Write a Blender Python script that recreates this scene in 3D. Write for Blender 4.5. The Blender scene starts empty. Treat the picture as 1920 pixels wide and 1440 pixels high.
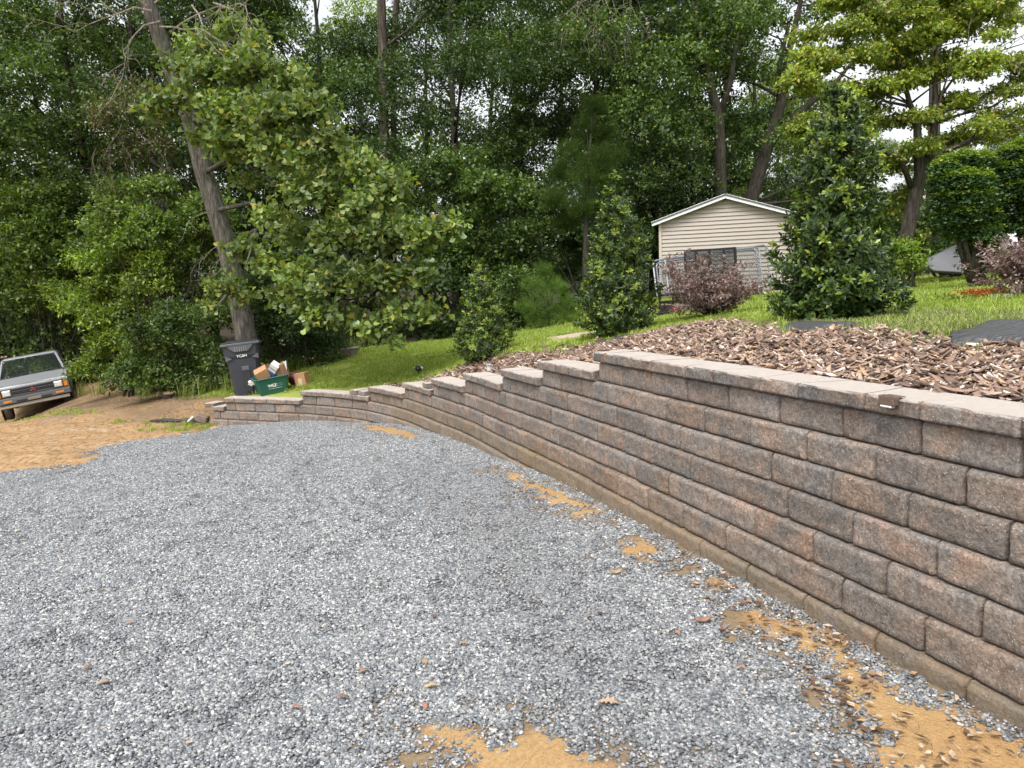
import bpy, math, random
import numpy as np
from mathutils import Vector, Matrix
R = math.radians
C = bpy.context.scene.collection
scene = bpy.context.scene

# ------------------------------------------------------------------ camera, sky, sun, exposure
CAM_H, PITCH, ROLL, FPX = 1.557, R(7.272), R(-2.281), 1430.0
cam_data = bpy.data.cameras.new('camera')
cam_data.sensor_width = 36.0
cam_data.lens = FPX / 1920 * 36.0
cam_data.clip_start, cam_data.clip_end = 0.05, 2000
cam = bpy.data.objects.new('camera', cam_data); C.objects.link(cam)
cam.matrix_world = Matrix.Translation((0, 0, CAM_H)) @ Matrix.Rotation(math.pi/2 - PITCH, 4, 'X') @ Matrix.Rotation(ROLL, 4, 'Z')
scene.camera = cam

SUN_ELEV, SUN_AZ = 58, 205          # azimuth clockwise from +Y
world = bpy.data.worlds.new("World"); scene.world = world
world.use_nodes = True
wn = world.node_tree; wn.nodes.clear()
sky = wn.nodes.new('ShaderNodeTexSky'); sky.sky_type = 'NISHITA'; sky.sun_disc = False
sky.sun_elevation = R(SUN_ELEV); sky.sun_rotation = R(SUN_AZ)
sky.air_density = 1.0; sky.dust_density = 4.0; sky.ozone_density = 1.0
hs = wn.nodes.new('ShaderNodeHueSaturation'); hs.inputs['Saturation'].default_value = 0.18; hs.inputs['Value'].default_value = 1.0
bg = wn.nodes.new('ShaderNodeBackground'); bg.inputs['Strength'].default_value = 0.15
wo = wn.nodes.new('ShaderNodeOutputWorld')
wn.links.new(sky.outputs[0], hs.inputs['Color']); wn.links.new(hs.outputs[0], bg.inputs['Color']); wn.links.new(bg.outputs[0], wo.inputs[0])
sun_data = bpy.data.lights.new('sun', 'SUN'); sun_data.energy = 1.1; sun_data.angle = R(18); sun_data.color = (1.0, 0.96, 0.9)
sun = bpy.data.objects.new('sun', sun_data); C.objects.link(sun)
_az, _el = R(SUN_AZ), R(SUN_ELEV)
_sd = Vector((math.sin(_az)*math.cos(_el), math.cos(_az)*math.cos(_el), math.sin(_el)))
sun.rotation_euler = _sd.to_track_quat('Z', 'Y').to_euler(); sun.location = _sd*40
scene.view_settings.view_transform = 'Standard'; scene.view_settings.look = 'None'
scene.view_settings.exposure = 1.1; scene.view_settings.gamma = 1.0; scene.view_settings.use_curve_mapping = False
scene.render.engine = 'CYCLES'
scene.cycles.max_bounces = 6; scene.cycles.diffuse_bounces = 3; scene.cycles.glossy_bounces = 2
scene.cycles.transmission_bounces = 3; scene.cycles.transparent_max_bounces = 6
scene.cycles.sample_clamp_indirect = 6.0; scene.cycles.caustics_reflective = False; scene.cycles.caustics_refractive = False

# ------------------------------------------------------------------ where things stand
def at(px, py, Y):
    """the point at depth Y that the photograph (1920 x 1440) shows at px, py"""
    u, v = (px-960)/FPX, -(py-720)/FPX
    c, s = math.cos(ROLL), math.sin(ROLL)
    u2, v2 = c*u - s*v, s*u + c*v
    dy, dz = math.cos(PITCH) + v2*math.sin(PITCH), -math.sin(PITCH) + v2*math.cos(PITCH)
    t = Y/dy
    return Vector((u2*t, Y, CAM_H + dz*t))
WALL=np.array([(5.6,-9.),(3.6,-3.),(2.55,.25),(2.11,1.5),(1.68,2.73),(1.23,4.01),(.93,4.87),(.63,5.75),(.33,6.58),(.02,7.38),(-.24,8.05),(-.53,8.84),(-.88,9.57),(-1.29,10.43),(-1.61,11.03),(-1.98,11.6),(-2.4,12.12),(-2.9,12.55),(-3.46,12.93),(-4.17,13.27),(-4.8,13.55),(-5.5,13.86)])
def smooth_curve(P,step=.03):
    out=[]
    n=len(P)
    for i in range(n-1):
        p0=P[max(i-1,0)];p1=P[i];p2=P[i+1];p3=P[min(i+2,n-1)]
        m=max(2,int(np.linalg.norm(p2-p1)/step))
        t=np.linspace(0,1,m,endpoint=False)[:,None]
        out.append(.5*((2*p1)+(-p0+p2)*t+(2*p0-5*p1+4*p2-p3)*t**2+(-p0+3*p1-3*p2+p3)*t**3))
    out.append(P[-1][None]); Q=np.concatenate(out)
    # light smoothing
    for _ in range(60):
        Q[1:-1]=.5*Q[1:-1]+.25*(Q[:-2]+Q[2:])
    return Q
CUR=smooth_curve(WALL)
SEG=np.linalg.norm(np.diff(CUR,axis=0),axis=1); CS=np.concatenate([[0],np.cumsum(SEG)])
TAN=np.gradient(CUR,axis=0); TAN/=np.linalg.norm(TAN,axis=1)[:,None]
NRM=np.stack([TAN[:,1],-TAN[:,0]],1)   # points behind the wall (right of travel direction)
def wall_at(s,off=0.):
    x=np.interp(s,CS,CUR[:,0]);y=np.interp(s,CS,CUR[:,1])
    nx=np.interp(s,CS,NRM[:,0]);ny=np.interp(s,CS,NRM[:,1]);l=np.hypot(nx,ny)
    return np.array([x+nx/l*off,y+ny/l*off]),np.array([nx/l,ny/l])
EXT=np.concatenate([[(9.,-18.)],CUR[::4],[(-7.,14.5),(-9.5,16.6),(-13.,21.),(-20.,30.),(-60.,70.)]])
def sdist(x,y):
    """signed distance to the wall line (+ behind), and how far past the left end"""
    P=np.stack([x,y],-1); best=np.full(x.shape,1e9); sg=np.ones(x.shape)
    for i in range(len(EXT)-1):
        a=EXT[i];b=EXT[i+1];d=b-a;L=d@d
        t=np.clip(((P-a)@d)/L,0,1); q=a+t[...,None]*d; v=P-q; dd=np.hypot(v[...,0],v[...,1])
        cr=v[...,0]*d[1]-v[...,1]*d[0]
        m=dd<best; best=np.where(m,dd,best); sg=np.where(m,np.sign(cr),sg)
    return best*sg
def rbf_fit(pts):
    pts=np.array(pts,float);X=pts[:,:2];n=len(X)
    K=np.sqrt(((X[:,None]-X[None])**2).sum(-1)+.6)
    A=np.zeros((n+3,n+3));A[:n,:n]=K+np.eye(n)*1e-3;A[:n,n]=1;A[:n,n+1:]=X;A[n,:n]=1;A[n+1:,:n]=X.T
    w=np.linalg.solve(A,np.concatenate([pts[:,2],[0,0,0]])); return X,w
def rbf(f,x,y):
    X,w=f; n=len(X); r=np.full(x.shape,w[n])+w[n+1]*x+w[n+2]*y
    for i in range(n): r=r+w[i]*np.sqrt((x-X[i,0])**2+(y-X[i,1])**2+.6)
    return r
LOW=rbf_fit([(2.5,-8,0),(-8,-8,0),(1.7,2.5,-.085),(1.4,3.6,-.095),(.93,4.88,-.10),(.47,6.2,-.13),(.1,7.17,-.17),(-.25,8.08,-.235),(-.8,9.4,-.29),(-1.6,11,-.385),(-2.5,12.2,-.53),(-3.7,13.05,-.6),(-4.42,13.38,-.68),(-5.3,13.77,-.745),
 (-1.8,2.5,-.09),(-3,4,-.12),(-3,8,-.25),(-6,5,-.16),(-6,9,-.38),(-4.5,11,-.46),(-8,12,-.62),(-7,14,-.8),(-10,17,-.90),(-12.9,19,-1.50),(-11.6,19.9,-1.30),(-9.5,20,-1.0),(-14,14,-.95),(-14,8,-.5),(-20,20,-1.6),(-13,24,-1.4),(-30,40,-1.5),(-30,-10,-.2)])
SB=.029; HB=.1555; LB=.449
END={8:9.,7:15.86,6:16.95,5:17.92,4:19.13,3:20.2,2:21.27,1:22.43,0:24.15,-1:25.87,-2:26.15,-3:26.22}
cap_z=lambda k:(k-1)*HB+.078
_wp=[]
for _k in range(7,-2,-1):
    for _f in ((.02,.2,.4,.6,.8,.97) if _k==7 else (.5,)):
        _s=END[_k+1]*(1-_f)+END[_k]*_f; _o=.62+(_k-1)*SB; _p=wall_at(_s,_o)[0]; _wp.append((_p[0],_p[1],cap_z(_k)-.015))
# terraces: (course index under the cap, y of wall curve where this level ends)
UP=rbf_fit(_wp+[(6,-9,1.1),(4.6,-3,1.05),(-5.2,14.2,-.31),
 (-.43,11.5,.47),(1.46,10.5,.83),(2.75,10.5,1.03),(3.2,7.5,1.11),(4.6,7.2,1.17),(3.6,5.6,1.17),(3.2,4.4,1.13),(5.2,5.,1.2),(2.3,7,1.09),(1.5,7.6,.98),
 (2.9,14,.86),(3.9,20,1.13),(7.3,20,1.1),(5.5,14.5,1.06),(8.2,14,1.3),(12,14,1.42),(12,20,1.4),(.27,16,.5),(.3,20,.42),(1,14,.68),(-3.9,18,.16),(-2.6,15,.16),(-5.1,14.6,-.31),(-4.2,14.5,-.2),(-5.7,16,-.3),(-4.3,20,.0),(-1.5,18,.32),(-1.3,13.5,.2),
 (-8,18,-.6),(-10,24,-.6),(0,28,.3),(10,30,1.1),(20,20,1.6),(30,60,1),(-30,60,-1),(20,-8,1.4)])
def height(x,y):
    x=np.asarray(x,float);y=np.asarray(y,float)
    d=sdist(x,y)
    lo=rbf(LOW,x,y);up=rbf(UP,x,y)
    past=np.clip((-5.55-x)/2.5,0,1)*(y>12)
    w=.05+past*1.3; c=.25*(1-past)
    t=np.clip((d-c)/w*.5+.5,0,1);t=t*t*(3-2*t)
    dip=.17*(1-past)*(1-np.clip((d-.44)/.1,0,1))
    up=up-dip
    return lo*(1-t)+up*t
def gz(x, y): return float(height(np.array([x], float), np.array([y], float))[0])
def inside(poly, x, y):
    poly = np.array(poly, float); r = np.zeros(x.shape, bool); n = len(poly)
    for i in range(n):
        (x1, y1), (x2, y2) = poly[i], poly[(i+1) % n]
        c = ((y1 > y) != (y2 > y)) & (x < (x2-x1)*(y-y1)/((y2-y1) if y2 != y1 else 1e-9)+x1)
        r ^= c
    return r
def polydist(poly, x, y):
    poly = np.array(poly, float); P = np.stack([x, y], -1); b = np.full(x.shape, 1e9); n = len(poly)
    for i in range(n):
        a, d = poly[i], poly[(i+1) % n]-poly[i]
        t = np.clip(((P-a)@d)/(d@d+1e-12), 0, 1); b = np.minimum(b, np.hypot(*np.moveaxis(P-(a+t[..., None]*d), -1, 0)))
    return np.where(inside(poly, x, y), b, -b)
# smooth value noise
_rn = np.random.default_rng(3); _G = _rn.random((64, 64))
def vnoise(x, y):
    xi, yi = np.floor(x).astype(int), np.floor(y).astype(int); fx, fy = x-xi, y-yi
    fx, fy = fx*fx*(3-2*fx), fy*fy*(3-2*fy)
    g = lambda a, b: _G[a % 64, b % 64]
    return (g(xi, yi)*(1-fx)+g(xi+1, yi)*fx)*(1-fy)+(g(xi, yi+1)*(1-fx)+g(xi+1, yi+1)*fx)*fy
def fbm(x, y, o=3):
    r = 0; a = .5
    for i in range(o): r = r+a*vnoise(x*2**i+17*i, y*2**i+5*i); a *= .5
    return r

# ------------------------------------------------------------------ helpers
def tag(o, label=None, cat=None, group=None, kind=None):
    if label: o['label'] = label
    if cat: o['category'] = cat
    if group: o['group'] = group
    if kind: o['kind'] = kind
    return o
def thing(name, label, cat, loc=(0, 0, 0), rot=(0, 0, 0), group=None):
    o = bpy.data.objects.new(name, None); C.objects.link(o); o.empty_display_size = .1
    o.location = loc; o.rotation_euler = rot
    return tag(o, label, cat, group)
def link_mesh(name, me, parent=None, loc=None, rot=None, scale=None):
    o = bpy.data.objects.new(name, me); C.objects.link(o)
    if parent: o.parent = parent
    if loc is not None: o.location = loc
    if rot is not None: o.rotation_euler = rot
    if scale is not None: o.scale = scale
    return o
class MB:
    """collects faces for one mesh"""
    def __init__(s): s.v = []; s.f = []; s.m = []
    def add(s, vs, fs, mi=0):
        n = len(s.v); s.v += [tuple(v) for v in vs]; s.f += [tuple(i+n for i in f) for f in fs]; s.m += [mi]*len(fs); return s
    def box(s, c, d, ch=0.0, mi=0, rot=None, taper=(1, 1)):
        """box of centre c and size d with chamfered edges; taper scales the top in x, y"""
        hx, hy, hz = d[0]/2, d[1]/2, d[2]/2; ch = min(ch, hx*.9, hy*.9, hz*.9)
        if ch <= 0:
            vs = [(x, y, z) for z in (-hz, hz) for y in (-hy, hy) for x in (-hx, hx)]
            fs = [(0, 2, 3, 1), (4, 5, 7, 6), (0, 1, 5, 4), (2, 6, 7, 3), (0, 4, 6, 2), (1, 3, 7, 5)]
        else:
            vs = []; idx = {}
            for sx in (-1, 1):
                for sy in (-1, 1):
                    for sz in (-1, 1):
                        for ax in range(3):
                            p = [sx*(hx-ch), sy*(hy-ch), sz*(hz-ch)]; p[ax] = (sx*hx, sy*hy, sz*hz)[ax]
                            idx[(sx, sy, sz, ax)] = len(vs); vs.append(tuple(p))
            fs = []
            for ax in range(3):
                o = [a for a in range(3) if a != ax]
                for sg in (-1, 1):
                    q = []
                    for (a, b) in ((-1, -1), (1, -1), (1, 1), (-1, 1)):
                        k = [0, 0, 0]; k[ax] = sg; k[o[0]] = a; k[o[1]] = b; q.append(idx[(*k, ax)])
                    fs.append(tuple(q))
            for ax in range(3):
                o = [a for a in range(3) if a != ax]
                for a in (-1, 1):
                    for b in (-1, 1):
                        k1 = [0, 0, 0]; k2 = [0, 0, 0]; k1[ax] = -1; k2[ax] = 1
                        for k in (k1, k2): k[o[0]] = a; k[o[1]] = b
                        fs.append((idx[(*k1, o[0])], idx[(*k2, o[0])], idx[(*k2, o[1])], idx[(*k1, o[1])]))
            for sx in (-1, 1):
                for sy in (-1, 1):
                    for sz in (-1, 1): fs.append(tuple(idx[(sx, sy, sz, a)] for a in range(3)))
        M = rot.to_3x3() if rot is not None else None; out = []
        for v in vs:
            k = (v[2]+hz)/(2*hz); v = Vector((v[0]*(1+(taper[0]-1)*k), v[1]*(1+(taper[1]-1)*k), v[2]))
            if M is not None: v = M @ v
            out.append(v+Vector(c))
        return s.add(out, fs, mi)
    def tube(s, pts, rad, n=6, cap=True, mi=0):
        pts = [Vector(p) for p in pts]; m = len(pts)
        if not hasattr(rad, '__len__'): rad = [rad]*m
        base = len(s.v); up = None; vs = []; fs = []
        for i, p in enumerate(pts):
            t = (pts[min(i+1, m-1)]-pts[max(i-1, 0)]).normalized()
            if up is None: up = t.orthogonal().normalized()
            up = (up-t*up.dot(t)); up = up.normalized() if up.length > 1e-6 else t.orthogonal().normalized()
            sd = t.cross(up)
            for k in range(n):
                a = 2*math.pi*k/n; vs.append(p+(up*math.cos(a)+sd*math.sin(a))*rad[i])
        for i in range(m-1):
            for k in range(n):
                k2 = (k+1) % n; fs.append((i*n+k, i*n+k2, (i+1)*n+k2, (i+1)*n+k))
        if cap: fs += [tuple(range(n-1, -1, -1)), tuple((m-1)*n+k for k in range(n))]
        return s.add(vs, fs, mi)
    def prism(s, poly, y0, y1, mi=0):
        """polygon in x, z extruded along y"""
        n = len(poly); vs = [(x, y0, z) for x, z in poly]+[(x, y1, z) for x, z in poly]
        fs = [tuple(range(n)), tuple(range(2*n-1, n-1, -1))]+[(i, n+i, n+(i+1) % n, (i+1) % n) for i in range(n)]
        return s.add(vs, fs, mi)
    def prismx(s, poly, x0, x1, mi=0):
        """polygon in y, z extruded along x"""
        n = len(poly); vs = [(x0, y, z) for y, z in poly]+[(x1, y, z) for y, z in poly]
        fs = [tuple(range(n-1, -1, -1)), tuple(range(n, 2*n))]+[(i, (i+1) % n, n+(i+1) % n, n+i) for i in range(n)]
        return s.add(vs, fs, mi)
    def mesh(s, name, mats, smooth=False):
        me = bpy.data.meshes.new(name); me.from_pydata(s.v, [], s.f)
        for m in (mats if isinstance(mats, (list, tuple)) else [mats]): me.materials.append(m)
        me.polygons.foreach_set('material_index', s.m)
        if smooth: me.polygons.foreach_set('use_smooth', [True]*len(s.f))
        me.validate(); me.update()
        import bmesh
        b = bmesh.new(); b.from_mesh(me); bmesh.ops.recalc_face_normals(b, faces=b.faces); b.to_mesh(me); b.free()
        return me
    def obj(s, name, mats, parent=None, smooth=False, **k): return link_mesh(name, s.mesh(name, mats, smooth), parent, **k)
def np_mesh(name, V, F, mat, col=None, smooth=False):
    """V (n,3), F (m,k) faces of one size; col (n,3) point colours"""
    V = np.asarray(V, np.float32); F = np.asarray(F, np.int32); k = F.shape[1]
    me = bpy.data.meshes.new(name); me.vertices.add(len(V)); me.vertices.foreach_set('co', V.ravel())
    me.loops.add(F.size); me.loops.foreach_set('vertex_index', F.ravel())
    me.polygons.add(len(F)); me.polygons.foreach_set('loop_start', np.arange(0, F.size, k, dtype=np.int32))
    me.polygons.foreach_set('loop_total', np.full(len(F), k, np.int32))
    if smooth: me.polygons.foreach_set('use_smooth', np.ones(len(F), bool))
    if mat: me.materials.append(mat)
    if col is not None:
        a = me.color_attributes.new('Col', 'FLOAT_COLOR', 'POINT')
        a.data.foreach_set('color', np.concatenate([col, np.ones((len(V), 1))], 1).astype(np.float32).ravel())
    me.update(calc_edges=True); return me

# ------------------------------------------------------------------ materials
def nodes(name):
    m = bpy.data.materials.new(name); m.use_nodes = True; t = m.node_tree; t.nodes.clear()
    out = t.nodes.new('ShaderNodeOutputMaterial'); p = t.nodes.new('ShaderNodeBsdfPrincipled'); t.links.new(p.outputs[0], out.inputs[0])
    return m, t, p, out
def N(t, typ, **k):
    n = t.nodes.new(typ)
    for a, b in k.items():
        if a.startswith('i_'):
            key = a[2:].replace('_', ' '); n.inputs[key].default_value = b
        else: setattr(n, a, b)
    return n
def ramp(t, fac, stops, interp='LINEAR'):
    r = t.nodes.new('ShaderNodeValToRGB'); r.color_ramp.interpolation = interp; e = r.color_ramp.elements
    while len(e) < len(stops): e.new(.5)
    for el, (p, c) in zip(e, stops): el.position = p; el.color = (*c, 1) if len(c) == 3 else c
    t.links.new(fac, r.inputs[0]); return r.outputs[0]
def mixc(t, fac, a, b, mode='MIX'):
    n = t.nodes.new('ShaderNodeMix'); n.data_type = 'RGBA'; n.blend_type = mode
    for s, v in ((n.inputs[0], fac), (n.inputs[6], a), (n.inputs[7], b)):
        if isinstance(v, (int, float)): s.default_value = v
        elif isinstance(v, tuple): s.default_value = (*v, 1) if len(v) == 3 else v
        else: t.links.new(v, s)
    return n.outputs[2]
def mth(t, op, a, b=None, clamp=False):
    n = t.nodes.new('ShaderNodeMath'); n.operation = op; n.use_clamp = clamp
    for s, v in ((n.inputs[0], a), (n.inputs[1], b)):
        if v is None: continue
        if isinstance(v, (int, float)): s.default_value = v
        else: t.links.new(v, s)
    return n.outputs[0]
def noise(t, vec, scale, detail=4, rough=.55, dist=0):
    n = N(t, 'ShaderNodeTexNoise', i_Scale=scale, i_Detail=detail, i_Roughness=rough, i_Distortion=dist)
    if vec is not None: t.links.new(vec, n.inputs['Vector'])
    return n
def bump(t, p, h, strength=.5, dist=.01, prev=None):
    b = N(t, 'ShaderNodeBump', i_Strength=strength, i_Distance=dist); t.links.new(h, b.inputs['Height'])
    if prev is not None: t.links.new(prev, b.inputs['Normal'])
    t.links.new(b.outputs[0], p.inputs['Normal']); return b.outputs[0]
def plain(name, col, rough=.6, metal=0, spec=.5, var=.12, scale=6, bmp=0.0):
    m, t, p, o = nodes(name); tc = N(t, 'ShaderNodeTexCoord')
    n = noise(t, tc.outputs['Object'], scale)
    c = mixc(t, n.outputs[0], tuple(x*(1-var) for x in col), tuple(min(1, x*(1+var)) for x in col)); t.links.new(c, p.inputs['Base Color'])
    n2 = noise(t, tc.outputs['Object'], scale*5); rr = mth(t, 'MULTIPLY_ADD', n2.outputs[0], .25); t.nodes[-1].inputs[2].default_value = rough-.12; t.links.new(rr, p.inputs['Roughness'])
    p.inputs['Metallic'].default_value = metal; p.inputs['Specular IOR Level'].default_value = spec
    if bmp: bump(t, p, n2.outputs[0], bmp, .004)
    return m
def leaf_mat(name, rough=.42, trans=.32, spec=.4, tcol=(1.5, 1.7, .6)):
    m, t, p, out = nodes(name)
    a = N(t, 'ShaderNodeAttribute', attribute_name='Col')
    t.links.new(a.outputs['Color'], p.inputs['Base Color']); p.inputs['Roughness'].default_value = rough; p.inputs['Specular IOR Level'].default_value = spec
    tr = N(t, 'ShaderNodeBsdfTranslucent'); t.links.new(mixc(t, 1.0, a.outputs['Color'], tcol, 'MULTIPLY'), tr.inputs['Color'])
    mx = N(t, 'ShaderNodeMixShader'); mx.inputs[0].default_value = trans
    t.links.new(p.outputs[0], mx.inputs[1]); t.links.new(tr.outputs[0], mx.inputs[2]); t.links.new(mx.outputs[0], out.inputs[0])
    return m
M_LEAF = leaf_mat('leaf'); M_GLOSSY = leaf_mat('glossy_leaf', .30, .14, .36); M_GRASS = leaf_mat('grass_blade', .55, .35, .25)
M_NEEDLE = leaf_mat('pine_needle', .8, .25, .08); M_PURPLE = leaf_mat('purple_leaf', .45, .25, .35, (1.6, 1.1, 1.0))
def colattr_mat(name, rough=.8, spec=.3, bmp=.3, scale=80):
    m, t, p, o = nodes(name); a = N(t, 'ShaderNodeAttribute', attribute_name='Col'); tc = N(t, 'ShaderNodeTexCoord')
    n = noise(t, tc.outputs['Object'], scale, 3)
    c = mixc(t, 1.0, a.outputs['Color'], ramp(t, n.outputs[0], [(.3, (.75, .75, .75)), (.7, (1.25, 1.25, 1.25))]), 'MULTIPLY')
    t.links.new(c, p.inputs['Base Color']); p.inputs['Roughness'].default_value = rough; p.inputs['Specular IOR Level'].default_value = spec
    if bmp: bump(t, p, n.outputs[0], bmp, .003)
    return m
M_STONE = colattr_mat('crushed_stone', .75, .35, .2, 150)
M_CHIP = colattr_mat('bark_chip', .62, .35, .6, 60)
M_DRY = colattr_mat('dry_leaf', .7, .25, 0)
def bark_mat(name, c1, c2, scale=9):
    m, t, p, o = nodes(name); tc = N(t, 'ShaderNodeTexCoord'); mp = N(t, 'ShaderNodeMapping'); mp.inputs['Scale'].default_value = (1, 1, .16)
    t.links.new(tc.outputs['Object'], mp.inputs[0]); n = noise(t, mp.outputs[0], scale*2.4, 6, .65, .6); n2 = noise(t, tc.outputs['Object'], 1.3, 3)
    c = ramp(t, n.outputs[0], [(.3, tuple(x*.35 for x in c1)), (.48, c1), (.7, c2)])
    c = mixc(t, ramp(t, n2.outputs[0], [(.45, (0, 0, 0)), (.65, (1, 1, 1))]), c, mixc(t, 1., c, (.8, .95, .75), 'MULTIPLY'))
    t.links.new(c, p.inputs['Base Color']); p.inputs['Roughness'].default_value = .9; p.inputs['Specular IOR Level'].default_value = .2
    bump(t, p, n.outputs[0], .9, .03); return m
M_BARK = bark_mat('bark', (.045, .038, .03), (.10, .088, .075)); M_OAKBARK = bark_mat('oak_bark', (.09, .08, .07), (.21, .19, .17), 11); M_PINEBARK = bark_mat('pine_bark', (.07, .055, .045), (.17, .135, .115), 5)
M_TWIG = bark_mat('bare_twig', (.2, .17, .14), (.4, .36, .31), 20)

def block_mat(name, dirty=False, top=False):
    m, t, p, o = nodes(name); tc = N(t, 'ShaderNodeTexCoord'); oi = N(t, 'ShaderNodeObjectInfo'); ge = N(t, 'ShaderNodeNewGeometry')
    add = N(t, 'ShaderNodeVectorMath', operation='MULTIPLY_ADD'); t.links.new(oi.outputs['Random'], add.inputs[0]); add.inputs[1].default_value = (37, 53, 71)
    t.links.new(tc.outputs['Object'], add.inputs[2]); v = add.outputs[0]
    n1 = noise(t, v, 5.5, 3, .6, .5); n2 = noise(t, v, 75, 5, .8); n3 = noise(t, v, 2.2, 2); n5 = noise(t, v, 30, 4, .7)
    c = ramp(t, n1.outputs[0], [(.30, (.148, .134, .124)), (.44, (.175, .147, .124)), (.56, (.212, .160, .126)), (.72, (.24, .160, .118))])
    c = mixc(t, ramp(t, n3.outputs[0], [(.42, (0, 0, 0)), (.66, (.6, .6, .6))]), c, (.145, .140, .137))
    # whole-block tone differs
    rnd = mth(t, 'FRACT', mth(t, 'MULTIPLY', oi.outputs['Random'], 13.7)); tone = mth(t, 'MULTIPLY_ADD', rnd, .38); t.nodes[-1].inputs[2].default_value = .88
    c = mixc(t, 1., c, ramp(t, n2.outputs[0], [(.30, (.42, .42, .42)), (.5, (1, 1, 1)), (.70, (1.55, 1.55, 1.55))]), 'MULTIPLY')
    c = mixc(t, 1., c, ramp(t, n5.outputs[0], [(.32, (.66, .66, .66)), (.5, (1, 1, 1)), (.68, (1.3, 1.3, 1.3))]), 'MULTIPLY')
    sc = N(t, 'ShaderNodeVectorMath', operation='SCALE'); t.links.new(c, sc.inputs[0]); t.links.new(tone, sc.inputs['Scale']); c = sc.outputs[0]
    vo = N(t, 'ShaderNodeTexVoronoi', i_Scale=140.0); t.links.new(v, vo.inputs['Vector'])
    pick = N(t, 'ShaderNodeSeparateColor'); t.links.new(vo.outputs['Color'], pick.inputs[0])
    spk = mth(t, 'MULTIPLY', mth(t, 'LESS_THAN', vo.outputs['Distance'], .33), mth(t, 'GREATER_THAN', pick.outputs[0], .93))
    c = mixc(t, spk, c, (.45, .43, .41))
    sep = N(t, 'ShaderNodeSeparateXYZ'); t.links.new(ge.outputs['Position'], sep.inputs[0])
    # orange clay washed over the lower and middle courses
    nc = noise(t, ge.outputs['Position'], 1.1, 5, .6); nd = noise(t, ge.outputs['Position'], 9, 4, .6)
    zf = ramp(t, mth(t, 'MULTIPLY_ADD', sep.outputs[2], .8), [(0, (1, 1, 1)), (.75, (0, 0, 0))]); 
    cf = mth(t, 'MULTIPLY', ramp(t, mth(t, 'MULTIPLY_ADD', nd.outputs[0], .45, False), [(.3, (0, 0, 0)), (.75, (1, 1, 1))]), zf)
    t.nodes[-1].use_clamp = True
    yb = ramp(t, mth(t, 'MULTIPLY', sep.outputs[1], .1), [(.34, (.25, .25, .25)), (.46, (1, 1, 1)), (.72, (1, 1, 1)), (.84, (.15, .15, .15))])
    cf = mth(t, 'MULTIPLY', cf, yb)
    c = mixc(t, mth(t, 'MULTIPLY', cf, ramp(t, nc.outputs[0], [(.38, (0, 0, 0)), (.62, (.95, .95, .95))])), c, (.29, .18, .08))
    if dirty:
        c = mixc(t, ramp(t, nd.outputs[0], [(.3, (.15, .15, .15)), (.7, (.75, .75, .75))]), c, (.19, .145, .09))
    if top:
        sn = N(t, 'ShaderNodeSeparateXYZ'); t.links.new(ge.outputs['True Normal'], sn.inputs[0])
        ct = mixc(t, n2.outputs[0], (.36, .315, .28), (.49, .44, .395)); c = mixc(t, ramp(t, sn.outputs[2], [(.82, (0, 0, 0)), (.97, (1, 1, 1))]), c, ct)  # smooth worn cap tops; overcast skylight is also put into this paler colour
    t.links.new(c, p.inputs['Base Color']); p.inputs['Roughness'].default_value = .88; p.inputs['Specular IOR Level'].default_value = .25
    h = mth(t, 'ADD', mth(t, 'MULTIPLY', n2.outputs[0], .5), n1.outputs[0])
    nb = noise(t, v, 16, 5, .7)
    b1 = bump(t, p, nb.outputs[0], .9, .022); bump(t, p, n2.outputs[0], .8, .006, b1); return m
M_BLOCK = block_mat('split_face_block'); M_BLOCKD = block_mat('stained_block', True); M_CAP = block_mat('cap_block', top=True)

# ------------------------------------------------------------------ the ground, one sheet to the horizon
SANDS = [[(-.38, 2.69), (-.27, 2.7), (-.15, 2.61), (-.07, 2.585), (.03, 2.67), (.12, 2.64), (.21, 2.53), (.31, 2.41), (.33, 2.11), (-.15, 2.05), (-.19, 2.49), (-.33, 2.61)],
 [(.63, 4.73), (.85, 4.81), (.96, 4.53), (.93, 4.34), (.66, 4.39), (.59, 4.61)],
 [(-.24, 7.18), (.05, 6.94), (.2, 6.48), (.4, 6.02), (.6, 5.62), (.72, 5.32), (.68, 5.2), (.42, 5.27), (.1, 6.1), (.06, 6.4), (-.18, 6.9)],
 [(1.03, 4.16), (1.18, 4.1), (1.19, 3.88), (1.03, 3.96)],
 [(1.1, 3.74), (1.22, 3.6), (1.42, 3.34), (1.5, 3.0), (1.6, 2.75), (1.85, 2.2), (2.2, 1.0), (1.7, 1.0), (1.05, 2.0), (1.14, 2.4), (1.24, 2.65), (1.18, 2.85), (1.25, 3.1), (1.15, 3.3), (1.05, 3.5)],
 [(-2.38, 11.6), (-1.87, 10.9), (-1.42, 10.2), (-1.2, 9.64), (-1.3, 9.4), (-1.66, 9.94), (-2.04, 10.5)]]
GRAVEL = [(-5.2, 13.55), (-5.0, 12.8), (-5.15, 12.0), (-5.75, 11.3), (-5.8, 10.5), (-5.3, 9.6), (-5.15, 9.0), (-5.4, 8.6), (-5.7, 8.75), (-6.1, 8.75), (-7.0, 8.3), (-9, 8), (-9, -5), (6, -5), (6, 14)]
MULCH = [(5.5, -3), (3.7, 1.5), (3.05, 3.2), (2.95, 4.3), (2.85, 4.76), (2.62, 5.2), (2.66, 5.51), (2.3, 5.95), (2.19, 6.73), (2.5, 8.6), (2.35, 9.5), (1.7, 9.3), (1.1, 9.9), (.47, 10.65), (.0, 11.15), (-.35, 11.6), (-.85, 12.0), (-1.35, 12.3), (-1.9, 12.6), (-2.3, 12.2), (-1.6, 10.8), (-.3, 8), (1, 4), (2, 1), (3.5, -3)]
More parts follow.
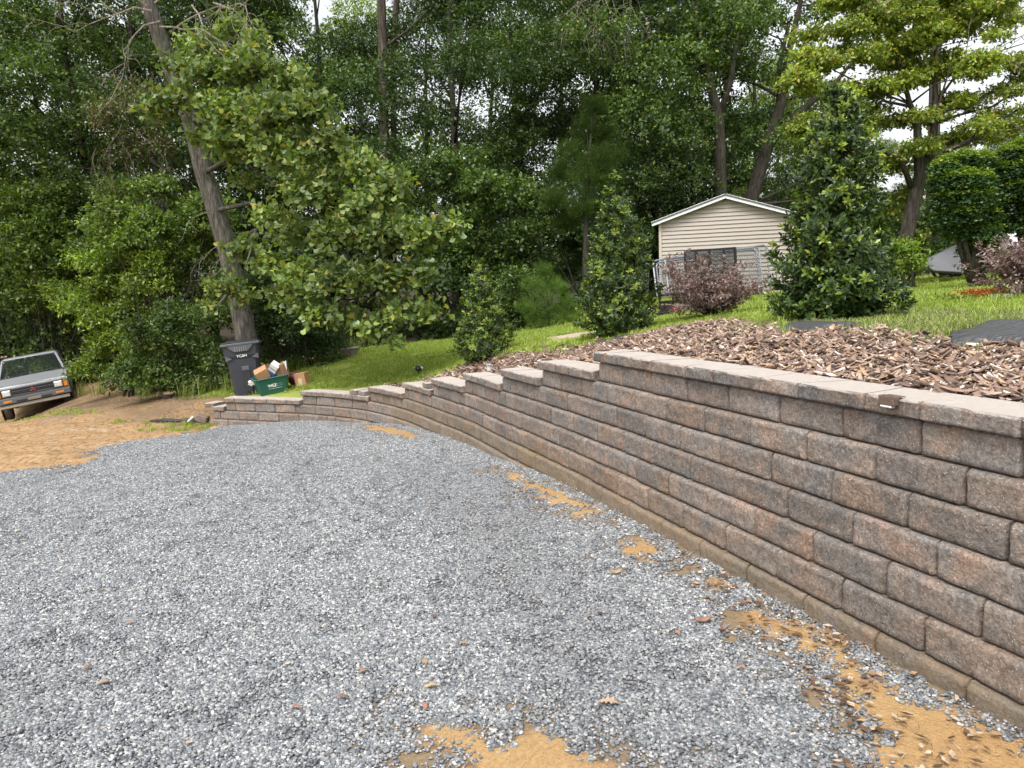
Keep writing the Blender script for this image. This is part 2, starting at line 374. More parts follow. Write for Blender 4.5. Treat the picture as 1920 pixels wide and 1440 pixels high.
PATH = [(-.5, 14.6), (.0, 14.0), (1.1, 12.3), (1.6, 11.4), (1.25, 11.0), (.5, 11.8), (-.1, 12.9), (-.6, 13.8)]
def masks(x, y):
    d = sdist(x, y); past = (x < -5.55) & (y > 12)
    wob = (fbm(x*2.3, y*2.3)-.45)*.35
    mul = np.where((d > .2) | past, polydist(MULCH, x, y)+wob*.6, -9)
    sand = np.full(x.shape, -9.)
    for s in SANDS: sand = np.maximum(sand, polydist(s, x, y)+(fbm(x*6, y*6)-.45)*.16)
    grav = np.where(d < .2, polydist(GRAVEL, x, y)+wob*.5, -9.)
    grav = np.minimum(grav, np.where(sand > -.4, -sand, 9))
    # woods floor
    edge = np.interp(x, [-30, -12, -9, -7, -5.3, -4, -3, -1, 1, 3, 8, 12, 20], [20, 21.5, 19, 16, 15.3, 17.6, 19.5, 20.5, 21, 23, 25, 26, 24])
    wood = y-edge+(fbm(x*.9, y*.9)-.45)*2
    dirt = np.where((d < .1) | ((x < -5.45) & (y < 23)), 1.0, -1.0)*np.ones(x.shape)
    return dict(mulch=mul, sand=sand, gravel=grav, wood=wood, dirt=dirt, path=polydist(PATH, x, y)+wob)
xs = np.concatenate([[-400, -250, -150, -100, -70, -50, -38, -30, -25, -21, -18, -16, -14.5, -13.2], np.arange(-12.2, -7, .2), np.arange(-7, 5.0, .08), np.arange(5, 9, .2), [9.3, 10, 11, 12, 13.5, 15, 17, 20, 25, 32, 45, 70, 100, 160, 250, 400]])
ys = np.concatenate([[-400, -200, -100, -50, -25, -14, -9, -6, -4, -2.5, -1.2, 0, .7], np.arange(1.1, 15.5, .08), np.arange(15.5, 22, .2), [22.5, 23.5, 25, 27, 30, 34, 40, 50, 65, 90, 140, 220, 400]])
GX, GY = np.meshgrid(xs, ys)
GZ = height(GX, GY)
far = np.clip((np.hypot(GX, GY-10)-45)/60, 0, 1); GZ = GZ*(1-far)+far*1.0
mk = masks(GX, GY)
rough = (fbm(GX*3, GY*3)-.45)*.05*np.clip(-mk['gravel'], 0, 1)*(sdist(GX, GY) < .1)
rut = np.where((mk['dirt'] > 0) & (mk['gravel'] < 0) & (mk['sand'] < -1), (np.sin((GY+.25*GX)*5+fbm(GX, GY)*6)*.035+(fbm(GX*4, GY*9)-.45)*.06), 0)
GZ2 = GZ+np.where(sdist(GX, GY) < 0, rough+rut*np.clip(-mk['gravel']*3, 0, 1), 0)+np.where((mk['sand'] > 0), .012, 0)+(fbm(GX*.8, GY*.8)-.45)*.05*np.clip(sdist(GX, GY)-1.5, 0, 1)
nx, ny = len(xs), len(ys); ii = np.arange(nx*ny).reshape(ny, nx)
FQ = np.stack([ii[:-1, :-1], ii[:-1, 1:], ii[1:, 1:], ii[1:, :-1]], -1).reshape(-1, 4)
def ground_mat():
    m, t, p, o = nodes('ground'); ge = N(t, 'ShaderNodeNewGeometry'); P = ge.outputs['Position']
    n1 = noise(t, P, 1.4, 5, .6); n2 = noise(t, P, 14, 5, .65); n3 = noise(t, P, 90, 4, .7); n4 = noise(t, P, .35, 3)
    def mask(name, w=.05, amp=.5):
        a = N(t, 'ShaderNodeAttribute', attribute_name=name); s = mth(t, 'MULTIPLY_ADD', mth(t, 'SUBTRACT', n2.outputs[0], .5), amp); t.links.new(a.outputs['Fac'], t.nodes[-1].inputs[2])
        return mth(t, 'DIVIDE', s, w, True)
    lawn = mixc(t, n1.outputs[0], (.17, .22, .035), (.28, .30, .075)); lawn = mixc(t, ramp(t, n2.outputs[0], [(.55, (0, 0, 0)), (.8, (.7, .7, .7))]), lawn, (.2, .16, .09))
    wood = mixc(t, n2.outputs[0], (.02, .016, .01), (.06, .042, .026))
    dirt = ramp(t, n1.outputs[0], [(.3, (.25, .15, .07)), (.45, (.38, .25, .13)), (.56, (.33, .20, .10)), (.7, (.40, .33, .23))])
    dirt = mixc(t, ramp(t, n2.outputs[0], [(.38, (.8, .8, .8)), (.52, (0, 0, 0))]), dirt, (.13, .085, .05))
    sand = mixc(t, n1.outputs[0], (.36, .20, .08), (.42, .30, .15)); sand = mixc(t, ramp(t, n3.outputs[0], [(.35, (.55, .55, .55)), (.52, (0, 0, 0))]), sand, (.2, .13, .07))
    grav = mixc(t, n3.outputs[0], (.06, .06, .062), (.19, .19, .19)); mul = mixc(t, n2.outputs[0], (.04, .022, .015), (.14, .085, .06))
    pth = mixc(t, n2.outputs[0], (.3, .22, .15), (.55, .47, .38))
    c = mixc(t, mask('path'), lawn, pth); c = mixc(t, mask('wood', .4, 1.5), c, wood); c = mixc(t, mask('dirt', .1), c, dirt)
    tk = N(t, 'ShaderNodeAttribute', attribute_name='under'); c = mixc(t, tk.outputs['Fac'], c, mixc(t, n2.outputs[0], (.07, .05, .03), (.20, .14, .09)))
    sa = N(t, 'ShaderNodeAttribute', attribute_name='sand'); nr = mth(t, 'MULTIPLY_ADD', n1.outputs[0], .35); t.links.new(sa.outputs['Fac'], t.nodes[-1].inputs[2]); nr = mth(t, 'MULTIPLY', mth(t, 'ADD', nr, .22), 4., True)
    c = mixc(t, mask('gravel', .05, .12), c, mixc(t, nr, grav, mixc(t, n3.outputs[0], (.13, .095, .06), (.30, .225, .14)))); c = mixc(t, mask('sand', .03, .1), c, sand); c = mixc(t, mask('mulch', .05, .1), c, mul)
    t.links.new(c, p.inputs['Base Color']); p.inputs['Roughness'].default_value = .95; p.inputs['Specular IOR Level'].default_value = .15
    h = mth(t, 'ADD', mth(t, 'MULTIPLY', n3.outputs[0], .35), n2.outputs[0]); b1 = bump(t, p, h, .7, .03)
    # tread marks pressed into the near sand patch
    wv = N(t, 'ShaderNodeTexWave', i_Scale=9.0, i_Distortion=1.6, i_Detail=1.0); wv.inputs['Detail Scale'].default_value = .5; mp = N(t, 'ShaderNodeMapping'); mp.inputs['Rotation'].default_value = (0, 0, .55); t.links.new(P, mp.inputs[0]); t.links.new(mp.outputs[0], wv.inputs['Vector'])
    sp = N(t, 'ShaderNodeSeparateXYZ'); t.links.new(P, sp.inputs[0]); near = mth(t, 'MULTIPLY', mth(t, 'LESS_THAN', sp.outputs[1], 2.9), mth(t, 'LESS_THAN', sp.outputs[0], .6))
    bump(t, p, mth(t, 'MULTIPLY', mth(t, 'POWER', wv.outputs['Fac'], 3.), near), .4, .012, b1); return m
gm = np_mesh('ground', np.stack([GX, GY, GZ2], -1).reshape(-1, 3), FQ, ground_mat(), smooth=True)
# trampled dark earth and leaf litter between the bushes and the orange lane
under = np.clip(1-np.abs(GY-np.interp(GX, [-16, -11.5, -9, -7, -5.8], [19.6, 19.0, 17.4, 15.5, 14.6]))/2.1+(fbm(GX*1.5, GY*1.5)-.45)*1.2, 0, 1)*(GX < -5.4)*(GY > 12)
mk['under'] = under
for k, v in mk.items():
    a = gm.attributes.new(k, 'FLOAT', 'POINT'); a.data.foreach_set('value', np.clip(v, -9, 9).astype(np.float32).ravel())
tag(link_mesh('ground', gm), kind='structure')
def surf(x, y):
    """height of the built ground sheet"""
    x = np.asarray(x, float); y = np.asarray(y, float)
    i = np.clip(np.searchsorted(xs, x)-1, 0, nx-2); j = np.clip(np.searchsorted(ys, y)-1, 0, ny-2)
    fx = (x-xs[i])/(xs[i+1]-xs[i]); fy = (y-ys[j])/(ys[j+1]-ys[j])
    return (GZ2[j, i]*(1-fx)+GZ2[j, i+1]*fx)*(1-fy)+(GZ2[j+1, i]*(1-fx)+GZ2[j+1, i+1]*fx)*fy
def sz(x, y): return float(surf(np.array([x]), np.array([y]))[0])

# ------------------------------------------------------------------ scattered cover (gravel, grass, mulch)
def scatter(name, pts, rot, scale, idx, sources, seed=0):
    """one object of kind stuff: SOURCES (meshes) instanced on points by geometry nodes"""
    me = bpy.data.meshes.new(name); me.vertices.add(len(pts)); me.vertices.foreach_set('co', np.asarray(pts, np.float32).ravel())
    a = me.attributes.new('rot', 'FLOAT_VECTOR', 'POINT'); a.data.foreach_set('vector', np.asarray(rot, np.float32).ravel())
    a = me.attributes.new('scl', 'FLOAT', 'POINT'); a.data.foreach_set('value', np.asarray(scale, np.float32))
    a = me.attributes.new('idx', 'INT', 'POINT'); a.data.foreach_set('value', np.asarray(idx, np.int32))
    o = link_mesh(name, me); tag(o, kind='stuff')
    g = bpy.data.node_groups.new(name, 'GeometryNodeTree'); g.interface.new_socket('Geometry', in_out='INPUT', socket_type='NodeSocketGeometry'); g.interface.new_socket('Geometry', in_out='OUTPUT', socket_type='NodeSocketGeometry')
    gi = g.nodes.new('NodeGroupInput'); go = g.nodes.new('NodeGroupOutput'); iop = g.nodes.new('GeometryNodeInstanceOnPoints'); iop.inputs['Pick Instance'].default_value = True
    g2i = g.nodes.new('GeometryNodeGeometryToInstance')
    for i, s in enumerate(reversed(sources)):
        so = bpy.data.objects.new(name, s); tag(so, kind='stuff')
        oi = g.nodes.new('GeometryNodeObjectInfo'); oi.inputs['Object'].default_value = so; oi.inputs['As Instance'].default_value = False
        g.links.new(oi.outputs['Geometry'], g2i.inputs[0])
    g.links.new(gi.outputs[0], iop.inputs['Points']); g.links.new(g2i.outputs[0], iop.inputs['Instance'])
    for nm, ty, sock in (('idx', 'INT', 'Instance Index'), ('rot', 'FLOAT_VECTOR', 'Rotation'), ('scl', 'FLOAT', 'Scale')):
        na = g.nodes.new('GeometryNodeInputNamedAttribute'); na.data_type = ty; na.inputs[0].default_value = nm
        g.links.new(na.outputs[0], iop.inputs[sock])
    g.links.new(iop.outputs[0], go.inputs[0])
    md = o.modifiers.new('scatter', 'NODES'); md.node_group = g
    return o
ICO_V = []; 
_ph = (1+5**.5)/2
for a, b in ((1, _ph), (-1, _ph), (1, -_ph), (-1, -_ph)): ICO_V += [(0, a, b), (a, b, 0), (b, 0, a)]
ICO_V = np.array(ICO_V)/np.hypot(1, _ph)
def hull_faces(V):
    F = []; n = len(V)
    for i in range(n):
        for j in range(i+1, n):
            for k in range(j+1, n):
                if max(np.linalg.norm(V[i]-V[j]), np.linalg.norm(V[j]-V[k]), np.linalg.norm(V[i]-V[k])) < 1.1:
                    c = np.cross(V[j]-V[i], V[k]-V[i]); F.append((i, j, k) if c@V[i] > 0 else (i, k, j))
    return np.array(F)
ICO_F = hull_faces(ICO_V)
rng = np.random.default_rng(11)
STONE_PAL = .77*np.array([(.24, .255, .272), (.30, .315, .325), (.185, .196, .215), (.41, .415, .415), (.55, .545, .53), (.12, .128, .14), (.34, .31, .27), (.26, .29, .27), (.33, .28, .28), (.72, .71, .68)])
STONE_W = np.array([.21, .2, .15, .14, .08, .09, .05, .04, .025, .015]); STONE_W /= STONE_W.sum()
def rock(r, sh, rg):
    V = ICO_V*np.array(sh)*r*(1+.5*(rg.random((12, 1))-.5)); a, b = rg.random(2)*6.28
    V = V@np.array([[math.cos(a), -math.sin(a), 0], [math.sin(a), math.cos(a), 0], [0, 0, 1]])
    b = (b-3.14)*.18; return V@np.array([[1, 0, 0], [0, math.cos(b), -math.sin(b)], [0, math.sin(b), math.cos(b)]])
def stone_patch(seed, tone=1.0):
    rg = np.random.default_rng(seed); V = []; F = []; K = []; n = 0
    for i in range(40):
        q = rg.random()**.5*.066; a = rg.random()*6.283; r = .0042+.0058*rg.random()**1.6
        v = rock(r, (1.25, .95, .6), rg)+np.array([q*math.cos(a), q*math.sin(a), r*.35+.004*rg.random()])
        c = STONE_PAL[rg.choice(len(STONE_PAL), p=STONE_W)]*(.8+.4*rg.random())*tone
        V.append(v); F.append(ICO_F+n); n += 12; K.append(np.repeat(c[None], 12, 0))
    return np_mesh('gravel', np.concatenate(V), np.concatenate(F), M_STONE, np.concatenate(K))
def sample(n, x0, x1, y0, y1, rg): return x0+(x1-x0)*rg.random(n), y0+(y1-y0)*rg.random(n)
# gravel: densest where it is seen close
X, Y = [], []
for (x0, x1, y0, y1, dn) in ((-3.6, 2.4, 1.0, 5, 560), (-7, 2, 5, 9, 430), (-7, 1, 9, 14, 350), (-8.5, -3.6, 0, 5, 420)):
    a, b = sample(int((x1-x0)*(y1-y0)*dn), x0, x1, y0, y1, rng); X.append(a); Y.append(b)
X = np.concatenate(X); Y = np.concatenate(Y); mm = masks(X, Y)
# the mix thins out where sand comes through by the wall
gd = np.minimum(mm['gravel'], np.where(sdist(X, Y) > -.9, -mm['sand'], 9)); keep = (mm['gravel'] > (rng.random(len(X))-.45)*np.where((mm['sand'] > -.5) & (sdist(X, Y) > -1) & (Y < 9), .26, .10)) & (sdist(X, Y) < -.015)
stray = (rng.random(len(X)) < .10) & (mm['gravel'] > -.22) & (mm['sand'] < .04) & (sdist(X, Y) < -.03)
thin = (mm['sand'] > -.2) & (mm['sand'] < 0) & (rng.random(len(X)) < .35)
keep = (keep & ~thin) | stray
X, Y = X[keep], Y[keep]; nG = len(X)
Z = surf(X, Y)+.001
scatter('gravel', np.stack([X, Y, Z], -1), np.stack([0*X, 0*X, rng.random(nG)*6.283], -1), .80+.26*rng.random(nG), np.clip((fbm(X*1.3+Y*.25+3, Y*.3-X*.1)*10.5-1+rng.normal(size=nG)*1.1), 0, 8).astype(int), [stone_patch(i, .86+.28*((i*5) % 9)/8 if 0 else .84+.036*i) for i in range(9)])

# bark mulch
CHIP_PAL = np.array([(.10, .065, .048), (.19, .125, .092), (.26, .185, .14), (.36, .28, .225), (.50, .42, .355), (.05, .032, .025), (.38, .25, .15), (.24, .17, .15)])
def chip(seed):
    rg = np.random.default_rng(seed); L = .018+.045*rg.random()**1.3; W = L*(.14+.34*rg.random()); T = .003+.004*rg.random(); m = 4
    V = []; 
    for i in range(m):
        u = i/(m-1)*2-1; w = W*(1-.75*u*u)*(.8+.4*rg.random())+.002; z = .012*(u*u)*(rg.random()-.3)*2; yo = (rg.random()-.5)*W*.5
        V += [(u*L, yo-w, z), (u*L, yo+w, z+.004*(rg.random()-.5)), (u*L, yo+w*.7, z+T), (u*L, yo-w*.8, z+T*(.6+rg.random()))]
    F = []
    for i in range(m-1):
        for k in range(4): F.append((i*4+k, i*4+(k+1) % 4, i*4+4+(k+1) % 4, i*4+4+k))
    F += [(3, 2, 1, 0), (4*m-4, 4*m-3, 4*m-2, 4*m-1)]
    c = CHIP_PAL[rg.choice(8, p=[.14, .17, .19, .16, .12, .10, .07, .05])]*(.9+.5*rg.random())
    K = np.repeat(c[None], len(V), 0)*(.85+.3*rg.random((len(V), 1)))
    return np_mesh('mulch', np.array(V), np.array(F), M_CHIP, K)
chips = [chip(100+i) for i in range(36)]
X, Y = [], []
for (x0, x1, y0, y1, dn) in ((1., 4.4, .5, 6.2, 1500), (.4, 3, 6.2, 9.6, 900), (-2.3, 1.7, 7.5, 12.8, 750)):
    a, b = sample(int((x1-x0)*(y1-y0)*dn), x0, x1, y0, y1, rng); X.append(a); Y.append(b)
X = np.concatenate(X); Y = np.concatenate(Y); mm = masks(X, Y); d = sdist(X, Y)
# behind the caps only: further back where the wall is higher
def level_off(x, y):
    P = np.stack([x, y], -1); s = np.zeros(len(x)); sub = CUR[::6]; ss = CS[::6]
    for i0 in range(0, len(x), 4000):
        q = P[i0:i0+4000]; s[i0:i0+4000] = ss[np.argmin(((q[:, None]-sub[None])**2).sum(-1), 1)]
    k = np.select([s < END[j] for j in (7, 6, 5, 4, 3, 2, 1, 0, -1)], [7, 6, 5, 4, 3, 2, 1, 0, -1], -2)
    return .285+(k-1)*SB, k
lo, kk = level_off(X, Y)
FABRICS = [[(2.0, 6.15), (2.35, 6.4), (2.85, 6.45), (3.0, 6.05), (2.5, 5.80), (2.15, 5.75)], [(2.6, 4.55), (2.8, 5.0), (3.3, 5.2), (4.6, 5.1), (4.6, 3.7), (3.3, 3.8), (2.95, 4.1)], [(1.0, 9.75), (1.2, 10.15), (1.6, 9.8), (1.5, 9.35), (1.2, 9.45)]]
offab = lambda x, y: np.max([polydist(f, x, y) for f in FABRICS], 0) < rng.random(len(x))**3*.12
keep = offab(X, Y) & (d > lo+.005) & ((mm['mulch'] > -.03) | ((rng.random(len(X)) < .05) & (mm['mulch'] > -.35)))
X, Y, lo, d, kk = X[keep], Y[keep], lo[keep], d[keep], kk[keep]; nM = len(X)
Z = surf(X, Y); near = (d < lo+.22) & (kk > 0); Z = np.where(near, np.maximum(Z, (kk-1)*HB+.078-.02-.05*rng.random(nM)), Z)+.004+.028*rng.random(nM)
scatter('bark_mulch', np.stack([X, Y, Z], -1), np.stack([(rng.random(nM)-.5)*.9, (rng.random(nM)-.5)*.9, rng.random(nM)*6.283], -1), .75+.7*rng.random(nM)**2, rng.integers(0, 36, nM), chips)

# grass
def tuft(seed, n=34, hgt=.036, spread=.07, pal=((.19, .26, .045), (.28, .35, .07), (.36, .40, .11), (.42, .38, .18))):
    rg = np.random.default_rng(seed); V = []; F = []; K = []; k = 0
    for i in range(n):
        a = rg.random()*6.283; q = rg.random()**.5*spread; b = np.array([q*math.cos(a), q*math.sin(a), -.005]); h = hgt*(.5+rg.random()); w = .0022+.002*rg.random()
        a2 = rg.random()*6.283; ln = np.array([math.cos(a2), math.sin(a2), 0])*h*(.2+.7*rg.random()); s = np.array([-math.sin(a2), math.cos(a2), 0])*w
        m = b+ln*.35+np.array([0, 0, h*.65]); t = b+ln+np.array([0, 0, h*(.8+.2*rg.random())])
        V += [b-s, b+s, m+s*.8, m-s*.8, t+s*.15, t-s*.15]; F += [(k, k+1, k+2, k+3), (k+3, k+2, k+4, k+5)]; k += 6
        c = np.array(pal[rg.choice(len(pal), p=[.3, .4, .22, .08])])*(.8+.4*rg.random()); K += [c]*6
    return np_mesh('grass', np.array(V), np.array(F), M_GRASS, np.array(K))
tufts = [tuft(i) for i in range(6)]+[tuft(20+i, 26, .075, .06) for i in range(3)]+[tuft(30+i, 26, .038, .08, ((.14, .17, .07), (.22, .25, .10), (.32, .31, .17), (.38, .32, .20))) for i in range(3)]
X, Y = [], []
for (x0, x1, y0, y1, dn) in ((1.8, 6, 3, 9, 190), (-2.5, 7, 8.5, 14, 130), (-6.2, 13, 13, 23, 120), (5, 12, 6, 14, 60), (-14, -5.5, 12.5, 20, 60)):
    a, b = sample(int((x1-x0)*(y1-y0)*dn), x0, x1, y0, y1, rng); X.append(a); Y.append(b)
X = np.concatenate(X); Y = np.concatenate(Y); mm = masks(X, Y); d = sdist(X, Y); r = rng.random(len(X)); nz = fbm(X*1.1, Y*1.1)
lawn = (d > .75) & (mm['mulch'] < .03) & (mm['wood'] < .5) & (mm['path'] < .05) & (nz > .16+.1*r) & (X > -6.2)
edge = (d > .5) & (mm['mulch'] > -.1) & (mm['mulch'] < .22) & (r < .5)
weeds = (d > .9) & (mm['mulch'] > 0) & (r < .012)
lowg = (d < .1) & (X < -5.4) & (Y > 12.6) & (nz+.25*np.clip(1-np.abs(Y-np.interp(X, [-14, -9, -7, -5.8], [17, 17, 15.4, 14.5])), -1, 1) > .48) & (rng.random(len(X)) < .5)
keep = (lawn | edge | weeds) & offab(X, Y) | lowg
X, Y, mm2, r = X[keep], Y[keep], mm['mulch'][keep], r[keep]; nS = len(X)
idx = np.where((Y < 7.6) & (X < 4.2) & (rng.random(nS) < .75), rng.integers(9, 12, nS), np.where(rng.random(nS) < .05, rng.integers(6, 9, nS), rng.integers(0, 6, nS)))
scatter('lawn_grass', np.stack([X, Y, surf(X, Y)], -1), np.stack([0*X, 0*X, rng.random(nS)*6.283], -1), .8+.6*rng.random(nS), idx, tufts)
# ------------------------------------------------------------------ the retaining wall
def block_mesh(seed, L, H, D, mat, wedge=0.0, rough=.006, nxb=12, nzb=6):
    """split-faced block: x along the wall, front at y = 0 facing +y, rough pillowed face"""
    rg = np.random.default_rng(seed); g = rg.random((nzb+1, nxb+1)); g2 = rg.random((4, 5))
    V = []
    def fr(u, v):
        i, j = v*3, u*4; i0, j0 = min(int(i), 2), min(int(j), 3); a, b = i-i0, j-j0
        low = (g2[i0, j0]*(1-b)+g2[i0, j0+1]*b)*(1-a)+(g2[i0+1, j0]*(1-b)+g2[i0+1, j0+1]*b)*a
        return low
    us = np.concatenate([[0, .022], np.linspace(.05, .95, nxb-3), [.978, 1]]); vs = np.concatenate([[0, .07], np.linspace(.2, .8, nzb-3), [.9, 1]])
    for b, v in enumerate(vs):
        for a, u in enumerate(us):
            ed = 0
            if b in (0, nzb): ed += 1
            if a in (0, nxb): ed += 1
            y = -.015*min(ed, 1.4)-(.010 if a in (0, nxb) else 0) + (0 if ed else rough*(g[b, a]-.5)*1.3+(fr(u, v)-.5)*rough*2.2)
            if b in (0, nzb) or a in (0, nxb): y += (g[b, a]-.5)*.004
            V.append(((u-.5)*L+(g[b, a]-.5)*.003, y, v*H+((g[nzb-b, a]-.5)*.004 if 0 < b < nzb else 0)))
    nF = len(V); W = nxb+1; F = []
    for b in range(nzb):
        for a in range(nxb): F.append((b*W+a, b*W+W+a, b*W+W+a+1, b*W+a+1))
    bw = L/2-wedge; V += [(-bw, -D, 0), (bw, -D, 0), (bw, -D, H), (-bw, -D, H)]; k = nF
    F.append(tuple([b*W for b in range(nzb, -1, -1)]+[k, k+3])); F.append(tuple([b*W+nxb for b in range(nzb+1)]+[k+2, k+1]))
    F.append(tuple([nzb*W+a for a in range(nxb+1)][::-1]+[k+3, k+2])); F.append(tuple([a for a in range(nxb+1)]+[k+1, k])); F.append((k, k+1, k+2, k+3))
    m = MB(); m.add(V, F); return m.mesh('block', mat, True)
def flat_shade_sides(me):
    n = 72
    for i, p in enumerate(me.polygons): p.use_smooth = len(p.vertices) == 4 and abs(p.normal.y) > .3 and p.center.y > -.05
wall = thing('retaining_wall', 'long stepped retaining wall of mottled grey and brown split-face blocks beside the gravel', 'retaining wall')
GAP = .012
blk = [block_mesh(s, LB-GAP, HB-.0035, .33, M_BLOCK) for s in range(8)]; blkd = [block_mesh(20+s, LB-GAP, HB-.0035, .33, M_BLOCKD) for s in range(5)]
for b in blk+blkd: flat_shade_sides(b)
PH = {7: 12.32, 6: 12.53, 5: 12.32, 4: 12.60, 3: 12.37, 2: 12.60, 1: 12.37, 0: 17.53, -1: 21.15, -2: 24.2, -3: 24.45}
START = {7: 9.3, 6: 9.3, 5: 9.3, 4: 9.3, 3: 9.3, 2: 9.3, 1: 9.3, 0: 16.6, -1: 20.2, -2: 22.3, -3: 24.0}
rb = random.Random(5); _mc = {}
def place(me, s, off, z, name, scale=(1, 1, 1), jit=.004):
    (x, y), (nx_, ny_) = wall_at(s, off); ang = math.atan2(nx_, -ny_)
    # local +y is the outward direction (-n)
    rot = math.atan2(-ny_, -nx_)-math.pi/2
    o = link_mesh(name, me, wall, (x-nx_*rb.uniform(-jit, jit)*1.6, y-ny_*rb.uniform(-jit, jit)*1.6, z), (rb.uniform(-.004, .004), rb.uniform(-.004, .004), rot+rb.uniform(-.006, .006)), scale); return o
for k in range(7, -4, -1):
    z = (k-2)*HB; off = (k-1)*SB; e = END[k]; s = PH[k]-math.floor((PH[k]-START[k])/LB)*LB
    while s < e-.06:
        s1 = min(s+LB, e); 
        if s1-s > .06:
            fr = (s1-s)/LB
            # tight curve: some blocks were cut in two
            parts = [(s, s1)]
            if rb.random() < (.30 if s > 17.5 and s < 24 else .0) and fr > .9: q = s+(s1-s)*rb.choice([.42, .5, .58]); parts = [(s, q), (q, s1)]
            for a, b in parts:
                # blocks below the first course carry the soil splash
                me = rb.choice(blkd if k <= 1 and (k == 1 or b < END[k]) and not (k < 1 and a > 21.5) else blk)
                place(me, (a+b)/2, off, z, 'block', ((b-a-GAP)/(LB-GAP), 1, 1))
        s = s1 if s1 < e else e
        if s1 >= e: break
# caps
CT = .078
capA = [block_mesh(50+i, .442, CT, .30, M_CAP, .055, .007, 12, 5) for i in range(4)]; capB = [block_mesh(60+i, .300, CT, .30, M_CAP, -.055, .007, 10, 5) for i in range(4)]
capS = [block_mesh(70+i, .20, CT, .29, M_CAP, 0, .006, 8, 5) for i in range(3)]
for b in capA+capB+capS: flat_shade_sides(b)
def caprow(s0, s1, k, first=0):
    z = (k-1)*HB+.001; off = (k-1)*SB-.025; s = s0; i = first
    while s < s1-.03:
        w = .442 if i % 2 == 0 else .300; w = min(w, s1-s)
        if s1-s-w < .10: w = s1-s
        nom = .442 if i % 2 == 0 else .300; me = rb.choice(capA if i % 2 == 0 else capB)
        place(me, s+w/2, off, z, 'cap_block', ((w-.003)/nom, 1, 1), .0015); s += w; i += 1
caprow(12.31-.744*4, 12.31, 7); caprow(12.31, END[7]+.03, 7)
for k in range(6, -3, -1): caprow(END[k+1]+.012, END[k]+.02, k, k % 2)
# loose small pieces lying on two of the lower steps
for s, k, n in ((20.42, 2, 1), (22.62, 0, 1), (22.86, 0, 1)):
    place(capS[n % 3 if s < 22.7 else 2], s, (k-1)*SB-.01, cap_z(k)+.002, 'cap_block', (1, 1, .95))
place(capS[0], 26.36, -3*SB, -2*HB-.10, 'cap_block', (1.1, 1, 1))

# ------------------------------------------------------------------ small lights
M_BROWNP = plain('brown_plastic', (.13, .085, .065), .45); M_LENS = plain('frosted_lens', (.62, .64, .62), .25, spec=.6); M_DARK = plain('dark_plastic', (.02, .02, .022), .4)
def deck_light(s, k, label, side=False):
    (x, y), (nx_, ny_) = wall_at(s, (k-1)*SB-.025); rot = math.atan2(-ny_, -nx_)-math.pi/2
    if side: rot += -math.pi/2; (x, y) = (x+nx_*.10, y+ny_*.10)
    t = thing('step_light', label, 'step light', (x, y, cap_z(k)-.043), (0, 0, rot), 'brown step lights on the wall caps')
    m = MB(); hw, hd, hh = .043, .034, .048
    m.box((0, hd/2+.003, hh*.62), (hw*2, hd, hh*.62), .004); m.box((-hw+.004, hd/2+.001, hh*.95), (.008, hd, .022), .002); m.box((hw-.004, hd/2+.001, hh*.95), (.008, hd, .022), .002); m.box((0, hd, hh*.97), (hw*2-.02, .006, .018), .002)
    m.box((0, -.012, hh*1.09), (hw*2, .04, .004), .001); m.obj('housing', M_BROWNP, t)
    MB().box((0, hd/2+.006, hh*.98), (hw*2-.022, hd-.016, .004), .001).obj('solar_panel', M_DARK, t)
    MB().box((.0, hd/2+.008, hh*.2), (hw*2-.024, hd*.8, .010), .004).obj('lens', M_LENS, t)
deck_light(12.89, 7, 'brown plastic step light clipped to the near wall cap, front facing the gravel')
deck_light(END[7]+.035, 7, 'brown step light on the end of the highest wall level, beside the first step down', True)
deck_light(END[6]+.03, 6, 'brown step light at the end of the second highest wall level', True)
# path light in the mulch, spot light in the lawn
M_GREYP = plain('weathered_grey_plastic', (.28, .28, .27), .4)
p = (-.3, 10.3); t = thing('path_light', 'small grey plastic solar path light standing in the bark mulch behind the steps', 'path light', (*p, sz(*p)))
MB().tube([(0, 0, -.05), (0, 0, .06)], .008, 8).obj('stake', M_DARK, t)
MB().tube([(0, 0, .06), (0, 0, .15)], [.028, .036], 14).obj('lens', M_LENS, t); MB().tube([(0, 0, .15), (0, 0, .158), (0, 0, .172)], [.05, .05, .02], 14).obj('cap', M_GREYP, t)
p = (-1.62, 13.2); t = thing('spotlight', 'small black ground spotlight with a white face standing in the lawn', 'spotlight', (*p, sz(*p)), (0, 0, .5))
MB().tube([(0, 0, -.05), (0, 0, .07)], [.006, .012], 8).obj('stake', M_DARK, t)
MB().tube([(-.05, 0, .13), (.0, -.01, .11), (.045, -.02, .085)], [.035, .055, .03], 12).obj('head', M_DARK, t)
MB().box((.055, -.02, .12), (.05, .07, .035), .012, rot=Matrix.Rotation(.6, 4, 'Y')).obj('solar_panel', plain('white_plastic', (.75, .75, .73), .4), t); MB().box((-.06, .0, .125), (.09, .012, .008), .003).obj('arm', plain('white_arm', (.7, .7, .68), .4), t)

